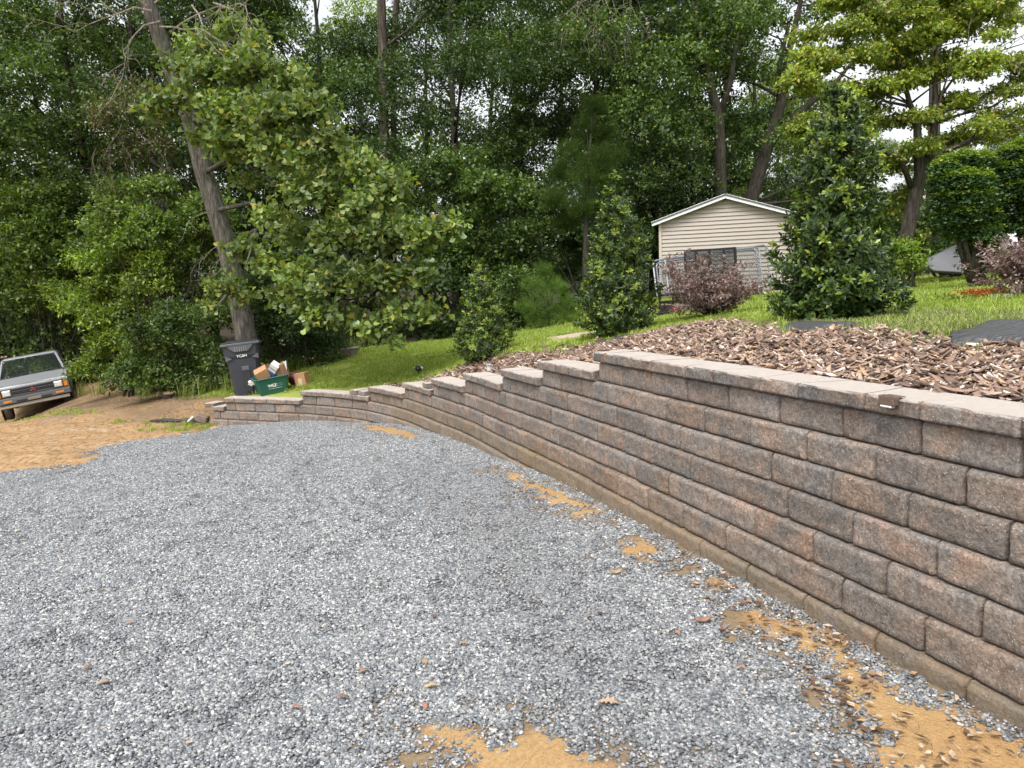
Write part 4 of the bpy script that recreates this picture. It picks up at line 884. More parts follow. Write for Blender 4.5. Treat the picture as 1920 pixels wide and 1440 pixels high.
# trailer with raised mesh ramp
trl = thing('utility_trailer', 'black utility trailer with raised mesh ramp parked in front of the shed', 'trailer', at(1290, 560, 16.4), (0, 0, 0)); o = Vector(trl.location)
A = lambda px, py, Y: at(px, py, Y)-o
m = MB()
for py in (552, 566): m.tube([A(1237, py+1, 15.9), A(1330, py-4, 16.6)], .03, 6)
for px in (1237, 1262, 1290, 1318): m.tube([A(px, 553, 16.1), A(px, 578, 16.1)], .022, 6)
m.tube([A(1237, 577, 15.9), A(1345, 573, 16.8)], .045, 6); m.tube([A(1380, 566, 18.0), A(1345, 573, 16.8)], .045, 6); m.obj('frame', M_BSTEEL, trl)
MB().box(A(1290, 571, 16.5), (1.1, .9, .04), .005).obj('deck', plain('weathered_deck', (.2, .16, .12), .8), trl)
m = MB(); m.tube([A(1262, 578, 16.0), A(1222, 590, 15.0)], .035, 6); m.tube([A(1300, 580, 16.0), A(1222, 590, 15.0)], .035, 6); m.obj('tongue', M_BSTEEL, trl)
MB().box(A(1268, 581, 15.6), (.17, .12, .10), .02).obj('red_toolbox', plain('red_plastic', (.35, .02, .02), .4), trl)
jk = A(1222, 592, 15.0); MB().tube([jk+Vector((0, 0, -.10)), jk+Vector((0, 0, .16))], .028, 8).obj('jack', M_GALV, trl); MB().tube([jk+Vector((-.10, 0, .06)), jk+Vector((.10, 0, .05))], .02, 8).obj('jack_handle', M_GALV, trl)
w = thing('jack_wheel', None, None); w.parent = trl; w.location = jk+Vector((.02, -.03, -.16))
MB().tube([(-.03, .0, 0), (.03, -.02, 0)], .095, 16).obj('tyre', M_BLACK, w); MB().tube([(-.034, 0, 0), (.034, -.02, 0)], .04, 12).obj('hub', M_WHITE, w); w.rotation_euler = (0, 0, R(-60))
gt = thing('ramp_gate', None, None); gt.parent = trl; G = lambda px, py: A(px, py, 17.0)
m = MB()
m.tube([G(1283, 472), G(1379, 465)], .034, 4); m.tube([G(1286, 560), G(1383, 556)], .028, 4)
for a, b, r in (((1284, 472), (1287, 560), .030), ((1305, 471), (1309, 560), .042), ((1330, 469), (1334, 558), .042), ((1357, 467), (1361, 557), .028), ((1378, 465), (1382, 556), .036)): m.tube([G(*a), G(*b)], r, 4)
m.obj('bars', M_BSTEEL, gt)
w = MB(); TL, TR, BL, BR = G(1283, 472), G(1379, 465), G(1286, 560), G(1383, 556); P = lambda u, v: (BL*(1-u)+BR*u)*(1-v)+(TL*(1-u)+TR*u)*v; n = 34
for s in range(n+22):
    for dr in (1, -1):
        u0, v0 = s/n, 0.; u1, v1 = (s-22)/n, 1.
        if u0 > 1: v0 = (s-n)/22; u0 = 1.
        if u1 < 0: v1 = s/22; u1 = 0.
        if v1 <= v0: continue
        w.tube([P(u0 if dr > 0 else 1-u0, v0), P(u1 if dr > 0 else 1-u1, v1)], .007, 3, cap=False)
w.obj('expanded_mesh', M_BSTEEL, gt)
# covered boat trailer, white tank and post at the right
M_TARP = plain('grey_tarp', (.13, .133, .145), .6, var=.12); o = at(1790, 510, 15.0); t = thing('covered_boat', 'pointed thing under a grey tarp standing beyond the lawn near the clipped shrubs', 'covered boat', o)
B = lambda px, py, Y: at(px, py, Y)-o
rows = []
for q, (pts) in enumerate([[(1734, 489), (1742, 505), (1768, 513), (1800, 514), (1835, 512)], [(1734, 488), (1748, 495), (1775, 497), (1802, 498), (1835, 496)], [(1735, 486), (1752, 480), (1776, 478), (1804, 482), (1835, 480)], [(1736, 485), (1755, 475), (1777, 463), (1796, 452), (1836, 468)]]):
    rows += [B(px, py, 14.7+.12*q+.05*math.sin(k*2+q)) for k, (px, py) in enumerate(pts)]
back = [B(px, py, 16.5) for px, py in ((1740, 486), (1760, 478), (1780, 466), (1800, 456), (1838, 470))]; backb = [B(px, py+28, 16.5) for px, py in ((1740, 486), (1760, 480), (1780, 484), (1800, 484), (1838, 482))]
vs = rows+back+backb; fs = [(r*5+k, r*5+k+1, r*5+5+k+1, r*5+5+k) for r in range(5) for k in range(4)]; m = MB(); m.add(vs, fs); tp = m.obj('tarp', M_TARP, t, smooth=True); md = tp.modifiers.new('sub', 'SUBSURF'); md.levels = 2; md.render_levels = 2; md2 = tp.modifiers.new('s', 'SOLIDIFY'); md2.thickness = .006
MB().tube([B(1748, 509, 14.6), B(1838, 514, 14.6)], .025, 6).obj('frame_rail', M_BSTEEL, t)
MB().tube([B(1698, 473, 15.2), B(1740, 508, 14.6)], .03, 6).obj('tongue', M_BSTEEL, t); MB().tube([B(1712, 508, 14.9), B(1716, 508, 14.8)], .11, 14).obj('wheel', M_BLACK, t)
o = at(1925, 446, 14.5); tk = thing('white_tank', 'rounded white tank showing behind the shrubs at the end of the lawn', 'tank', o); m = MB(); m.tube([(-.42, 0, -.1), (-.38, 0, -.1), (-.2, 0, -.1), (.6, 0, -.1), (1.1, 0, -.1)], [.02, .16, .30, .32, .32], 20); m.obj('shell', plain('white_paint', (.74, .76, .8), .35), tk, smooth=True)
for i in (-.1, .6): MB().box((i, 0, -.55), (.08, .3, .4), .01).obj('leg', M_GREYP, tk)
# bit of a far building between the trees
o = at(1080, 500, 44); t = thing('distant_outbuilding', 'pale wall and rusty roof of a small building glimpsed between the trees', 'building', o); MB().box((0, 0, -.3), (3.4, 2.5, 2.4), .02).obj('wall', plain('pale_wall', (.5, .47, .45), .8), t); MB().prism([(-2, .9), (2, .9), (0, 1.6)], -1.6, 1.6).obj('roof', plain('rusty_roof', (.22, .1, .06), .8), t)

# ------------------------------------------------------------------ plants
def unit(v): return v/np.maximum(np.linalg.norm(v, axis=-1, keepdims=True), 1e-9)
TPL = {
 'far': (np.array([(0, 0, 0), (.5, .30, .05), (1, 0, -.06), (.5, -.30, .05)]), np.array([(0, 1, 2, 3)])),
 'leaf': (np.array([(0, 0, 0), (.3, .2, .05), (.3, -.2, .05), (.65, .19, .03), (.65, -.19, .03), (1, 0, -.10), (.3, 0, 0), (.65, 0, -.03)]), np.array([(0, 6, 1, 1), (0, 2, 6, 6), (1, 6, 7, 3), (6, 2, 4, 7), (3, 7, 5, 5), (7, 4, 5, 5)])),
 'oak': (np.array([(0, 0, 0), (.45, .16, .03), (.45, -.16, .03), (.8, .42, .08), (.8, -.42, .06), (1.0, .24, .0), (1.0, -.24, .0), (1.06, 0, -.08), (.6, 0, 0)]), np.array([(0, 8, 1, 1), (0, 2, 8, 8), (1, 8, 3, 3), (8, 2, 4, 4), (3, 8, 5, 5), (8, 4, 6, 6), (5, 8, 7, 7), (8, 6, 7, 7)])),
 'needle': (np.array([(0, .012, 0), (0, -.012, 0), (1, 0, -.05)]), np.array([(0, 1, 2)])),
}
def leaves(name, P, D, Nn, size, col, kind, mat):
    """one mesh of leaves: base point, direction, face normal, length, colour for each"""
    T, F = TPL[kind]; n = len(P); D = unit(D); Nn = unit(Nn-D*(Nn*D).sum(-1, keepdims=True)); S = np.cross(Nn, D)
    V = P[:, None]+size[:, None, None]*(T[None, :, 0:1]*D[:, None]+T[None, :, 1:2]*S[:, None]+T[None, :, 2:3]*Nn[:, None])
    m = len(T); K = np.repeat(col, m, 0)
    tri = F if F.shape[1] == 3 else F
    if F.shape[1] == 4 and (F[:, 2] == F[:, 3]).any():
        tl = [f[:3] for f in F if f[2] == f[3]]+[g for f in F if f[2] != f[3] for g in ((f[0], f[1], f[2]), (f[0], f[2], f[3]))]; tri = np.array(tl)
    FF = (tri[None]+(np.arange(n)*m)[:, None, None]).reshape(-1, tri.shape[1])
    return np_mesh(name, V.reshape(-1, 3), FF, mat, K)
def crown_points(clumps, nsprig, per, rg, spread=.16, shell=.35, droop=.25, up=.6):
    """sprigs of leaves on the outside of clumps (cx, cy, cz, rx, ry, rz)"""
    c = np.array(clumps, float); wts = (c[:, 3]*c[:, 4]+c[:, 3]*c[:, 5]+c[:, 4]*c[:, 5]); wts /= wts.sum(); k = rg.choice(len(c), nsprig, p=wts)
    d = unit(rg.normal(size=(nsprig, 3))); d[:, 2] = np.where(d[:, 2] < -.35, -d[:, 2], d[:, 2]); d = unit(d)
    r = 1-shell*np.abs(rg.normal(size=nsprig)); r = np.clip(r, .1, 1.12); pos = c[k, :3]+d*c[k, 3:]*r[:, None]
    n = nsprig*per; tw = unit(d*np.array([1, 1, .6])+rg.normal(size=(nsprig, 3))*.45)
    tt = np.tile(np.linspace(0, 1, per), nsprig); sp = np.repeat(pos, per, 0)+np.repeat(tw, per, 0)*((tt-.5)*spread*2)[:, None]+rg.normal(size=(n, 3))*spread*.22
    tw2 = np.repeat(tw, per, 0); D = unit(tw2*.7+rg.normal(size=(n, 3))*.75-np.array([0, 0, droop])); Nn = unit(np.array([0, 0, up])+np.repeat(d, per, 0)*.45+rg.normal(size=(n, 3))*.45)
    return sp, D, Nn, np.repeat(k, per), tt
def pal_pick(pal, w, n, rg, group=None, var=.22):
    pal = np.array(pal, float); w = np.array(w, float)/sum(w); i = rg.choice(len(pal), n, p=w); c = pal[i]*(1-var+2*var*rg.random((n, 1)))
    if group is not None:
        gtone = .70+.6*rg.random(int(group.max())+1); c = c*gtone[group][:, None]
    return c
PAL = dict(
 forest=([(.046, .084, .02), (.07, .118, .026), (.115, .165, .033), (.034, .064, .018), (.19, .22, .04)], [.3, .32, .18, .15, .05]),
 deep=([(.03, .060, .019), (.046, .082, .023), (.07, .112, .03), (.105, .14, .038)], [.3, .38, .24, .08]),
 mid=([(.06, .105, .02), (.09, .145, .026), (.14, .195, .033), (.04, .07, .018), (.2, .24, .04)], [.25, .3, .22, .15, .08]),
 light=([(.12, .19, .025), (.17, .24, .03), (.24, .30, .04), (.08, .135, .025)], [.3, .33, .17, .2]),
 oak=([(.095, .145, .04), (.145, .205, .055), (.21, .26, .065), (.30, .30, .06), (.32, .28, .05), (.20, .27, .14)], [.30, .34, .22, .06, .02, .06]),
 holly=([(.024, .046, .014), (.038, .07, .018), (.06, .10, .022), (.13, .19, .028)], [.34, .34, .2, .12]),
 tip=([(.13, .20, .025), (.19, .25, .035), (.25, .30, .05)], [.4, .4, .2]),
 sapling=([(.07, .13, .03), (.10, .17, .035), (.14, .2, .04)], [.4, .4, .2]),
 pine=([(.03, .055, .012), (.045, .078, .016), (.065, .10, .022)], [.3, .45, .25]),
 dogw=([(.15, .215, .04), (.24, .30, .05), (.33, .36, .065), (.34, .28, .06), (.36, .2, .07)], [.36, .36, .2, .06, .02]),
 yew=([(.026, .058, .02), (.04, .08, .025), (.06, .115, .03), (.10, .16, .04)], [.34, .36, .22, .08]),
 purple=([(.15, .10, .095), (.22, .155, .145), (.31, .235, .22), (.10, .07, .065), (.13, .15, .075), (.42, .34, .33)], [.24, .28, .2, .12, .08, .08]),
 vine=([(.09, .07, .035), (.13, .10, .05), (.055, .085, .025), (.08, .11, .03)], [.3, .2, .3, .2]))
def tree_limbs(m, base, top, r0, clumps, rg, nlimb=9, n=8):
    """trunk with limbs to some of the clumps"""
    base, top = Vector(base), Vector(top); pts = []; K = 7
    for i in range(K):
        u = i/(K-1); pts.append(base.lerp(top, u)+Vector((rg.normal(), rg.normal(), 0))*(.10*(top-base).length/12 if 0 < i < K-1 else 0))
    rad = [r0*(1.25 if i == 0 else 1)*(1-.72*i/(K-1)) for i in range(K)]; m.tube(pts, rad, n)
    sel = rg.permutation(len(clumps))[:nlimb]
    for j in sel:
        c = Vector([float(q) for q in clumps[j][:3]]); u = min(.92, max(.15, (c.z-base.z)/(top.z-base.z)-.18)); q = u*(K-1); i = int(q); s = pts[i].lerp(pts[min(i+1, K-1)], q-i)
        mid = s.lerp(c, .5)+Vector((rg.normal()*.15, rg.normal()*.15, .1+.15*abs(rg.normal()))); rr = r0*(1-.72*u)*.5
        m.tube([s, s.lerp(mid, .5)+Vector((0, 0, -.05)), mid, c], [rr, rr*.8, rr*.55, rr*.2], 5)
# forest tree prototypes
def forest_proto(seed, H, R0, zb, nc, nsprig, pal, lsize=.112, open_=0.):
    rg = np.random.default_rng(seed); cl = []
    for i in range(nc):
        u = (i+rg.random())/nc; z = zb+(H-zb)*u; prof = math.sin(math.pi*min(1, .18+u*.82))**.6; a = rg.random()*6.283; q = R0*prof*(.35+.65*rg.random()**.5)
        s = (.75+.65*rg.random())*R0/3.6; cl.append((q*math.cos(a), q*math.sin(a), z, s*1.15, s*1.15, s*.62))
    P, D, Nn, k, tt = crown_points(cl, int(nsprig*1.55), 10, rg, .20, .3)
    cr = leaves('crown', P, D, Nn, lsize*(.7+.6*rg.random(len(P))), pal_pick(*PAL[pal], len(P), rg, k), 'far', M_LEAF)
    m = MB(); tree_limbs(m, (0, 0, -.3), (rg.normal()*.5, rg.normal()*.4, H*.9), .17, cl, rg, 14); return cr, m.mesh('trunk', M_BARK, True)
PROTO = [forest_proto(201, 13, 3.6, 1.2, 44, 2900, 'forest'), forest_proto(202, 14, 3.3, 2.0, 40, 2700, 'deep'), forest_proto(203, 12.5, 3.9, .8, 48, 3000, 'forest'), forest_proto(204, 14, 3.0, 3.2, 34, 2200, 'light'), forest_proto(205, 13, 3.5, 1.6, 42, 2800, 'deep', .105)]
def plant_tree(p, px, Y, label, sc=1.0, rz=0., lean=(0, 0), group=None, cat='tree', name='tree', zs=1.0):
    x = at(px, 560, Y).x; t = thing(name, label, cat, (x, Y, gz(x, Y) if Y < 40 else .6), (lean[0], lean[1], rz), group)
    t.scale = (sc, sc, sc*zs); link_mesh('crown', p[0], t); link_mesh('trunk', p[1], t); return t
GW = 'broadleaf trees of the woods'
for p, px, Y, sc, rz, lab, zs in (
 (2, 20, 24, 1.0, .3, 'bushy dark tree behind the parked pickup, at the end of the woods', 1),
 (0, 190, 25.5, 1.05, 1.9, 'tall vine-hung tree behind the brown dead vines', 1),
 (1, 330, 24.5, 1.0, 4.0, 'dark tree directly behind the top of the leaning oak', 1),
 (2, 480, 26, 1.05, 5.1, 'dense tree behind the crown of the leaning oak, left of the bare pine trunk', 1),
 (1, 620, 29, 1.05, 2.5, 'dark tree just left of the tall bare pine trunk', 1),
 (4, 860, 25.5, 1.0, .9, 'very dark ivy-clad tree in the middle of the woods', 1.05),
 (0, 985, 29, 1.05, 3.0, 'tall tree behind the dense privet thicket', 1),
 (4, 1110, 27, .95, 5.6, 'broadleaf tree behind the soft young pine', 1.05),
 (2, 1225, 26.5, 1.0, 4.4, 'broad tree whose foliage hangs down left of the shed roof', 1),
 (1, 1345, 30, 1.0, 1.2, 'tall dark tree rising right behind the shed ridge', 1)):
    plant_tree(PROTO[p], px, Y, lab, sc, rz, group=None, zs=zs)
rs = random.Random(8)
for i, (px, Y, sc) in enumerate([(-60, 31, 1.1), (90, 33, 1.1), (240, 35, 1.1), (400, 34, 1.1), (540, 37, 1.15), (700, 35, 1.), (800, 38, 1.15), (930, 36, 1.1), (1060, 37, 1.1), (1180, 35, 1.1), (1290, 38, 1.1), (1420, 41, 1.05), (-140, 24, 1.1), (-300, 30, 1.2)]):
    plant_tree(PROTO[[0, 4, 2, 1, 0, 3, 4, 2, 0, 1, 4, 3, 2, 0][i]], px, Y, 'green broadleaf tree standing deep in the woods behind the front row', sc, rs.uniform(0, 6), group=GW)
for i, (px, Y, sc) in enumerate([(1545, 44, .80), (1640, 48, .72), (1760, 46, .66), (1880, 40, .6), (1990, 36, .7), (2120, 32, .8), (1460, 50, 1.0)]):
    plant_tree(PROTO[(i*2+1) % 5], px, Y, 'low distant tree seen against the sky beyond the clipped shrubs', sc, rs.uniform(0, 6), group='distant trees against the open sky')
# the far woods behind: one mass
rg = np.random.default_rng(77); cl = [(at(px, 560, Y).x, Y, rs.uniform(1, 15), 3.5, 2.5, 2.2) for i in range(110) for px, Y in [(rs.uniform(-500, 1480), rs.uniform(50, 68))]]+[(at(px, 560, Y).x, Y, rs.uniform(.5, 3.5), 3.5, 2.5, 1.8) for i in range(40) for px, Y in [(rs.uniform(1350, 2500), rs.uniform(48, 62))]]
P, D, Nn, k, tt = crown_points(cl, 6500, 6, rg, .5, .3); m_ = leaves('far_woods', P, D, Nn, .42*(.7+.6*rg.random(len(P))), pal_pick(*PAL['forest'], len(P), rg, k), 'far', M_LEAF)
tag(link_mesh('far_woods', m_), 'far mass of green woods filling the gaps between the trees', kind='stuff')

# leaning trunk tree behind the shed
def custom_tree(name, label, cat, trunk, clumps, nsprig, per, pal, lsize, kind='far', mat=None, bark=None, spread=.2, limbs=True, extra=None, group=None, droop=.25, seed=1, nlimb=12, shell=.35, up=.6):
    rg = np.random.default_rng(seed); base = Vector(trunk[0][0]); t = thing(name, label, cat, base, group=group); m = MB()
    pts = [Vector(p)-base for p, r in trunk]; rad = [r for p, r in trunk]; m.tube(pts, rad, 12)
    cl = [(c[0]-base.x, c[1]-base.y, c[2]-base.z, *c[3:]) for c in clumps]
    if limbs:
        for j in rg.permutation(len(cl))[:nlimb]:
            c = Vector([float(q) for q in cl[j][:3]]); i = min(range(1, len(pts)), key=lambda q: (pts[q]-c).length+max(0, pts[q].z-c.z)*1.5); s = pts[i]; mid = s.lerp(c, .5)+Vector((rg.normal()*.12, rg.normal()*.12, .12)); rr = min(rad[i]*.45, .07)
            m.tube([s, s.lerp(mid, .5), mid, c], [rr, rr*.8, rr*.6, rr*.2], 6)
    for tb in (extra or []): m.tube([Vector(p)-base for p, r in tb], [r for p, r in tb], 7)
    m.obj('trunk', bark or M_BARK, t, smooth=True)
    if clumps:
        P, D, Nn, k, tt = crown_points(cl, nsprig, per, rg, spread, shell, droop, up)
        link_mesh('crown', leaves('crown', P, D, Nn, lsize*(.65+.6*rg.random(len(P))), pal_pick(*PAL[pal], len(P), rg, k), kind, mat or M_LEAF), t)
    return t
def CL(px, py, Y, rpx, zf=.7, yf=1.0):
    p = at(px, py, Y); r = rpx*Y/FPX; return (p.x, p.y, p.z, r, r*yf, r*zf)
Y = 26
custom_tree('leaning_tree', 'dark tree leaning away over the shed roof with forked limbs', 'tree', [(at(1388, 520, Y), .28), (at(1405, 385, Y), .235), (at(1440, 270, Y), .20), (at(1468, 185, Y), .16), (at(1478, 100, Y), .11), (at(1500, 10, Y), .08), (at(1510, -80, Y), .05)],
 [CL(px, py, Y+dy, r, .55) for px, py, dy, r in ((1430, 60, 0, 75), (1500, 120, -1, 55), (1390, 150, 1, 60), (1340, 60, 1, 70), (1560, 30, 1, 60), (1460, 250, 1.5, 45), (1530, 330, 1, 60), (1480, 380, 1, 55), (1500, -60, 0, 90), (1600, 380, 1, 60), (1400, 240, 2, 50), (1620, 90, 2, 45), (1560, 190, 2, 50), (1440, -30, 1, 60))],
 1150, 9, 'forest', .15, extra=[[(at(1440, 270, Y), .16), (at(1500, 210, Y), .12), (at(1570, 150, Y), .07), (at(1620, 90, Y), .03)], [(at(1462, 200, Y), .12), (at(1462, 120, Y), .08), (at(1480, 40, Y), .05)], [(at(1450, 250, Y), .08), (at(1520, 240, Y), .05), (at(1590, 190, Y), .02)]], seed=3)
Y = 25
custom_tree('twin_limbed_tree', 'upright dark-trunked tree forking in a Y just left behind the shed ridge', 'tree', [(at(1352, 520, Y), .23), (at(1352, 360, Y), .19), (at(1348, 220, Y), .155), (at(1330, 150, Y), .12), (at(1310, 60, Y), .07), (at(1300, -40, Y), .04)],
 [CL(px, py, Y+dy, r, .6) for px, py, dy, r in ((1290, 120, 0, 70), (1340, 40, 1, 70), (1230, 60, 0, 70), (1270, 220, 1, 55), (1360, 130, 1, 50), (1240, 290, 1, 55), (1300, 330, 2, 45), (1400, 20, 1, 50), (1180, 130, 1, 60), (1280, -40, 0, 90), (1390, 330, 2, 40))], 1150, 9, 'forest', .14,
 extra=[[(at(1348, 220, Y), .12), (at(1370, 150, Y), .09), (at(1385, 60, Y), .05)]], seed=4)
Y = 24
custom_tree('pine_tree', 'tall straight pine with a bare pinkish trunk in the gap of the woods', 'tree', [(at(722, 620, Y), .17), (at(722, 400, Y), .155), (at(720, 250, Y), .145), (at(718, 100, Y), .135), (at(714, -40, Y), .125), (at(712, -160, Y), .10)],
 [CL(px, py, Y+dy, r, .5) for px, py, dy, r in ((700, -90, 0, 70), (760, -60, 1, 60), (660, -40, 1, 50))], 500, 10, 'pine', .22, 'needle', M_NEEDLE, M_PINEBARK, extra=[[(at(719, 90, Y), .05), (at(760, 60, Y), .03), (at(800, 20, Y), .015)], [(at(720, 140, Y), .04), (at(690, 100, Y), .02)]], seed=5)
Y = 28
custom_tree('pine_tree', 'thinner second pine trunk close behind the tall straight pine', 'tree', [(at(738, 600, Y), .12), (at(738, 250, Y), .11), (at(737, 100, Y), .10), (at(745, -20, Y), .11), (at(748, -120, Y), .08)],
 [CL(px, py, Y+dy, r, .5) for px, py, dy, r in ((750, -90, 0, 60), (800, -30, 1, 50))], 300, 10, 'pine', .22, 'needle', M_NEEDLE, M_PINEBARK, seed=6)
Y = 30
custom_tree('pine_tree', 'distant dark pine rising behind the yellow-green ornamental tree', 'tree', [(at(1745, 480, Y), .26), (at(1750, 300, Y), .22), (at(1755, 80, Y), .20), (at(1762, 10, Y), .17), (at(1768, -100, Y), .12)],
 [CL(px, py, Y+dy, r, .5) for px, py, dy, r in ((1700, 30, 0, 60), (1780, 60, 1, 50), (1830, 20, 1, 60), (1760, -50, 0, 80), (1690, 110, 1, 45))], 900, 9, 'forest', .15, bark=M_PINEBARK, extra=[[(at(1752, 90, Y), .10), (at(1790, 60, Y), .06), (at(1840, 50, Y), .03)]], seed=7)
# soft-needled pines
def needle_plant(name, label, clumps, n, size, trunk, seed, pal='pine', group=None):
    rg = np.random.default_rng(seed); base = Vector(trunk[0][0]); t = thing(name, label, 'tree', base, group=group)
    m = MB(); m.tube([Vector(p)-base for p, r in trunk], [r for p, r in trunk], 8); cl = [(c[0]-base.x, c[1]-base.y, c[2]-base.z, *c[3:]) for c in clumps]
    tp = [Vector(p)-base for p, r in trunk]
    for c in cl[:16]:
        v = Vector(c[:3]); s = min(tp, key=lambda q: (q-v).length+max(0, q.z-v.z)); m.tube([s, s.lerp(v, .5)+Vector((0, 0, -.06)), v], [.03, .02, .008], 5)
    m.obj('trunk', M_BARK, t, smooth=True)
    k = rg.choice(len(cl), n); c = np.array(cl); d = unit(rg.normal(size=(n, 3))); pos = c[k, :3]+d*c[k, 3:]*(rg.random((n, 1))**.5); q = 26
    dirs = unit(np.repeat(unit(d*.5+np.array([0, 0, .7])), q, 0)+rg.normal(size=(n*q, 3))*.65); P = np.repeat(pos, q, 0)+rg.normal(size=(n*q, 3))*.02
    link_mesh('crown', leaves('crown', P, dirs, rg.normal(size=(n*q, 3)), size*(.7+.5*rg.random(n*q)), pal_pick(*PAL[pal], n*q, rg, np.repeat(k, q)), 'needle', M_NEEDLE), t); return t
Y = 20.5
needle_plant('young_pine', 'soft blue-green young pine standing in front of the woods', [CL(px, py, Y+dy, r, .8) for px, py, dy, r in ((1115, 200, 0, 22), (1100, 240, 0, 34), (1135, 255, .3, 28), (1075, 290, 0, 34), (1130, 300, -.3, 36), (1050, 325, .2, 26), (1100, 335, -.3, 36), (1145, 345, 0, 26), (1040, 375, 0, 28), (1085, 385, -.3, 34), (1130, 400, .2, 28), (1165, 395, .3, 20), (1060, 415, .3, 25), (1150, 290, .2, 25))], 2100, .20,
 [((at(1098, 610, Y)), .09), (at(1098, 500, Y), .085), (at(1099, 400, Y), .07), (at(1105, 300, Y), .045), (at(1112, 190, Y), .015)], 31)
Y = 17.8
needle_plant('young_pine', 'small bright green pine sapling between the two smaller glossy shrubs', [CL(px, py, Y+dy, r, .9) for px, py, dy, r in ((1020, 510, 0, 18), (1000, 540, .2, 22), (1040, 540, 0, 24), (1015, 570, -.2, 28), (1060, 570, 0, 24), (985, 575, .2, 20), (1045, 598, 0, 28), (1005, 600, 0, 24), (1075, 595, .2, 18))], 520, .17,
 [(at(1030, 632, Y), .035), (at(1028, 580, Y), .03), (at(1022, 500, Y), .012)], 32, 'sapling')

# the leaning oak: big lobed leaves
Y0 = 15.6
T = [(at(470, 668, Y0), .25), (at(463, 640, Y0), .215), (at(453, 590, Y0), .20), (at(441, 530, Y0), .195), (at(425, 465, Y0), .185), (at(405, 395, Y0), .18), (at(383, 325, Y0), .18), (at(356, 225, Y0-.2), .15), (at(325, 140, Y0-.3), .145), (at(298, 65, Y0-.4), .14), (at(276, 0, Y0-.5), .13), (at(255, -90, Y0-.5), .12)]
spots = [(345, 130, -1.5, 36), (395, 145, -1.8, 50), (470, 140, -2, 55), (535, 155, -2, 45), (330, 195, -2, 42), (295, 215, -2, 34), (430, 215, -2, 55), (510, 225, -2.5, 60), (585, 220, -2.5, 48), (440, 285, -2, 50), (530, 300, -2.5, 60), (620, 285, -2.5, 52), (675, 320, -2.5, 48), (590, 370, -2.5, 62), (680, 400, -2.8, 58), (730, 365, -2.8, 46), (640, 455, -2.8, 62), (560, 445, -2.5, 48), (725, 455, -3, 58), (785, 450, -3, 46), (825, 440, -3, 34), (850, 430, -3, 22), (690, 530, -3, 60), (620, 535, -2.8, 55), (765, 525, -3, 48), (560, 530, -2.5, 42), (745, 590, -3, 44), (795, 590, -3, 32), (640, 595, -2.8, 40), (695, 625, -3, 34), (590, 600, -2.8, 30), (560, 580, -2.6, 26), (740, 640, -3, 20), (460, 475, -1.6, 38), (430, 540, -1.2, 26), (505, 500, -1.8, 36), (520, 560, -1.9, 26), (405, 545, -1, 20), (395, 580, -1, 18), (455, 560, -1, 22), (460, 340, -1.5, 22), (375, 265, -1.2, 28), (385, 90, -1, 36), (440, 60, -1, 36), (500, 410, -2, 36), (480, 90, -1.4, 30)]
lim = []
for a, path in ((5, [(470, 380), (560, 420), (680, 500), (760, 580)]), (7, [(430, 230), (520, 270), (640, 330), (740, 440), (840, 440)]), (4, [(480, 430), (470, 470), (460, 500)]), (6, [(440, 290), (560, 380), (650, 460)]), (8, [(380, 150), (470, 160), (540, 180)]), (3, [(420, 560), (405, 575)])):
    q = [(T[a][0], .075)]+[(at(px, py, Y0-.5-2.2*(i+1)/len(path)), .06*(1-(i+1)/len(path))+.012) for i, (px, py) in enumerate(path)]; lim.append([(p_, r_*.62) for p_, r_ in q])
oak = custom_tree('oak_tree', 'leaning oak with big lobed yellow-green leaves rising behind the charcoal bin', 'tree', T, [CL(a, b, Y0+d, r, .8, 1.1) for a, b, d, r in spots], 2900, 7, 'oak', .114, 'oak', M_LEAF, M_OAKBARK, spread=.15, limbs=False, extra=lim, droop=.1, seed=9, shell=.62, up=.25)
# bare pale twigs on the oak
rg = np.random.default_rng(12); m = MB(); ob = Vector(oak.location)
def twig(m, p, d, L, r, depth):
    p = Vector(p); pts = [p]; d = Vector(d).normalized()
    for i in range(5): d = (d+Vector(rg.normal(size=3)*.22)+Vector((0, 0, -.10))).normalized(); p = p+d*L/5; pts.append(p)
    m.tube(pts, [r*(1-.75*i/5) for i in range(6)], 4)
    if depth:
        for i in (2, 3, 4, 5): twig(m, pts[i], d+Vector(rg.normal(size=3)*.8), L*.55, r*.5, depth-1)
for px, py, dx, dz in ((285, 20, -1, .1), (300, 50, 1, .3), (300, 40, -.8, -.3), (320, 60, 1.2, .5), (290, 5, .9, .8), (335, 55, 1, .0), (360, 10, .5, -.6), (400, 5, .3, -.8), (275, 10, -1, .5)):
    twig(m, at(px, py, Y0-.7)-ob, (dx, -.5, dz), 1.5, .022, 2)
for px, py, dx, dz in ((440, 470, -1, -.1), (430, 500, -1, -.2), (418, 455, -.9, .2), (448, 440, 1, .3), (400, 400, -.8, .1)): twig(m, at(px, py, Y0-.2)-ob, (dx, -.5, dz), .7, .012, 1)
tag(m.obj('bare_branch', M_TWIG, oak), kind='stuff')

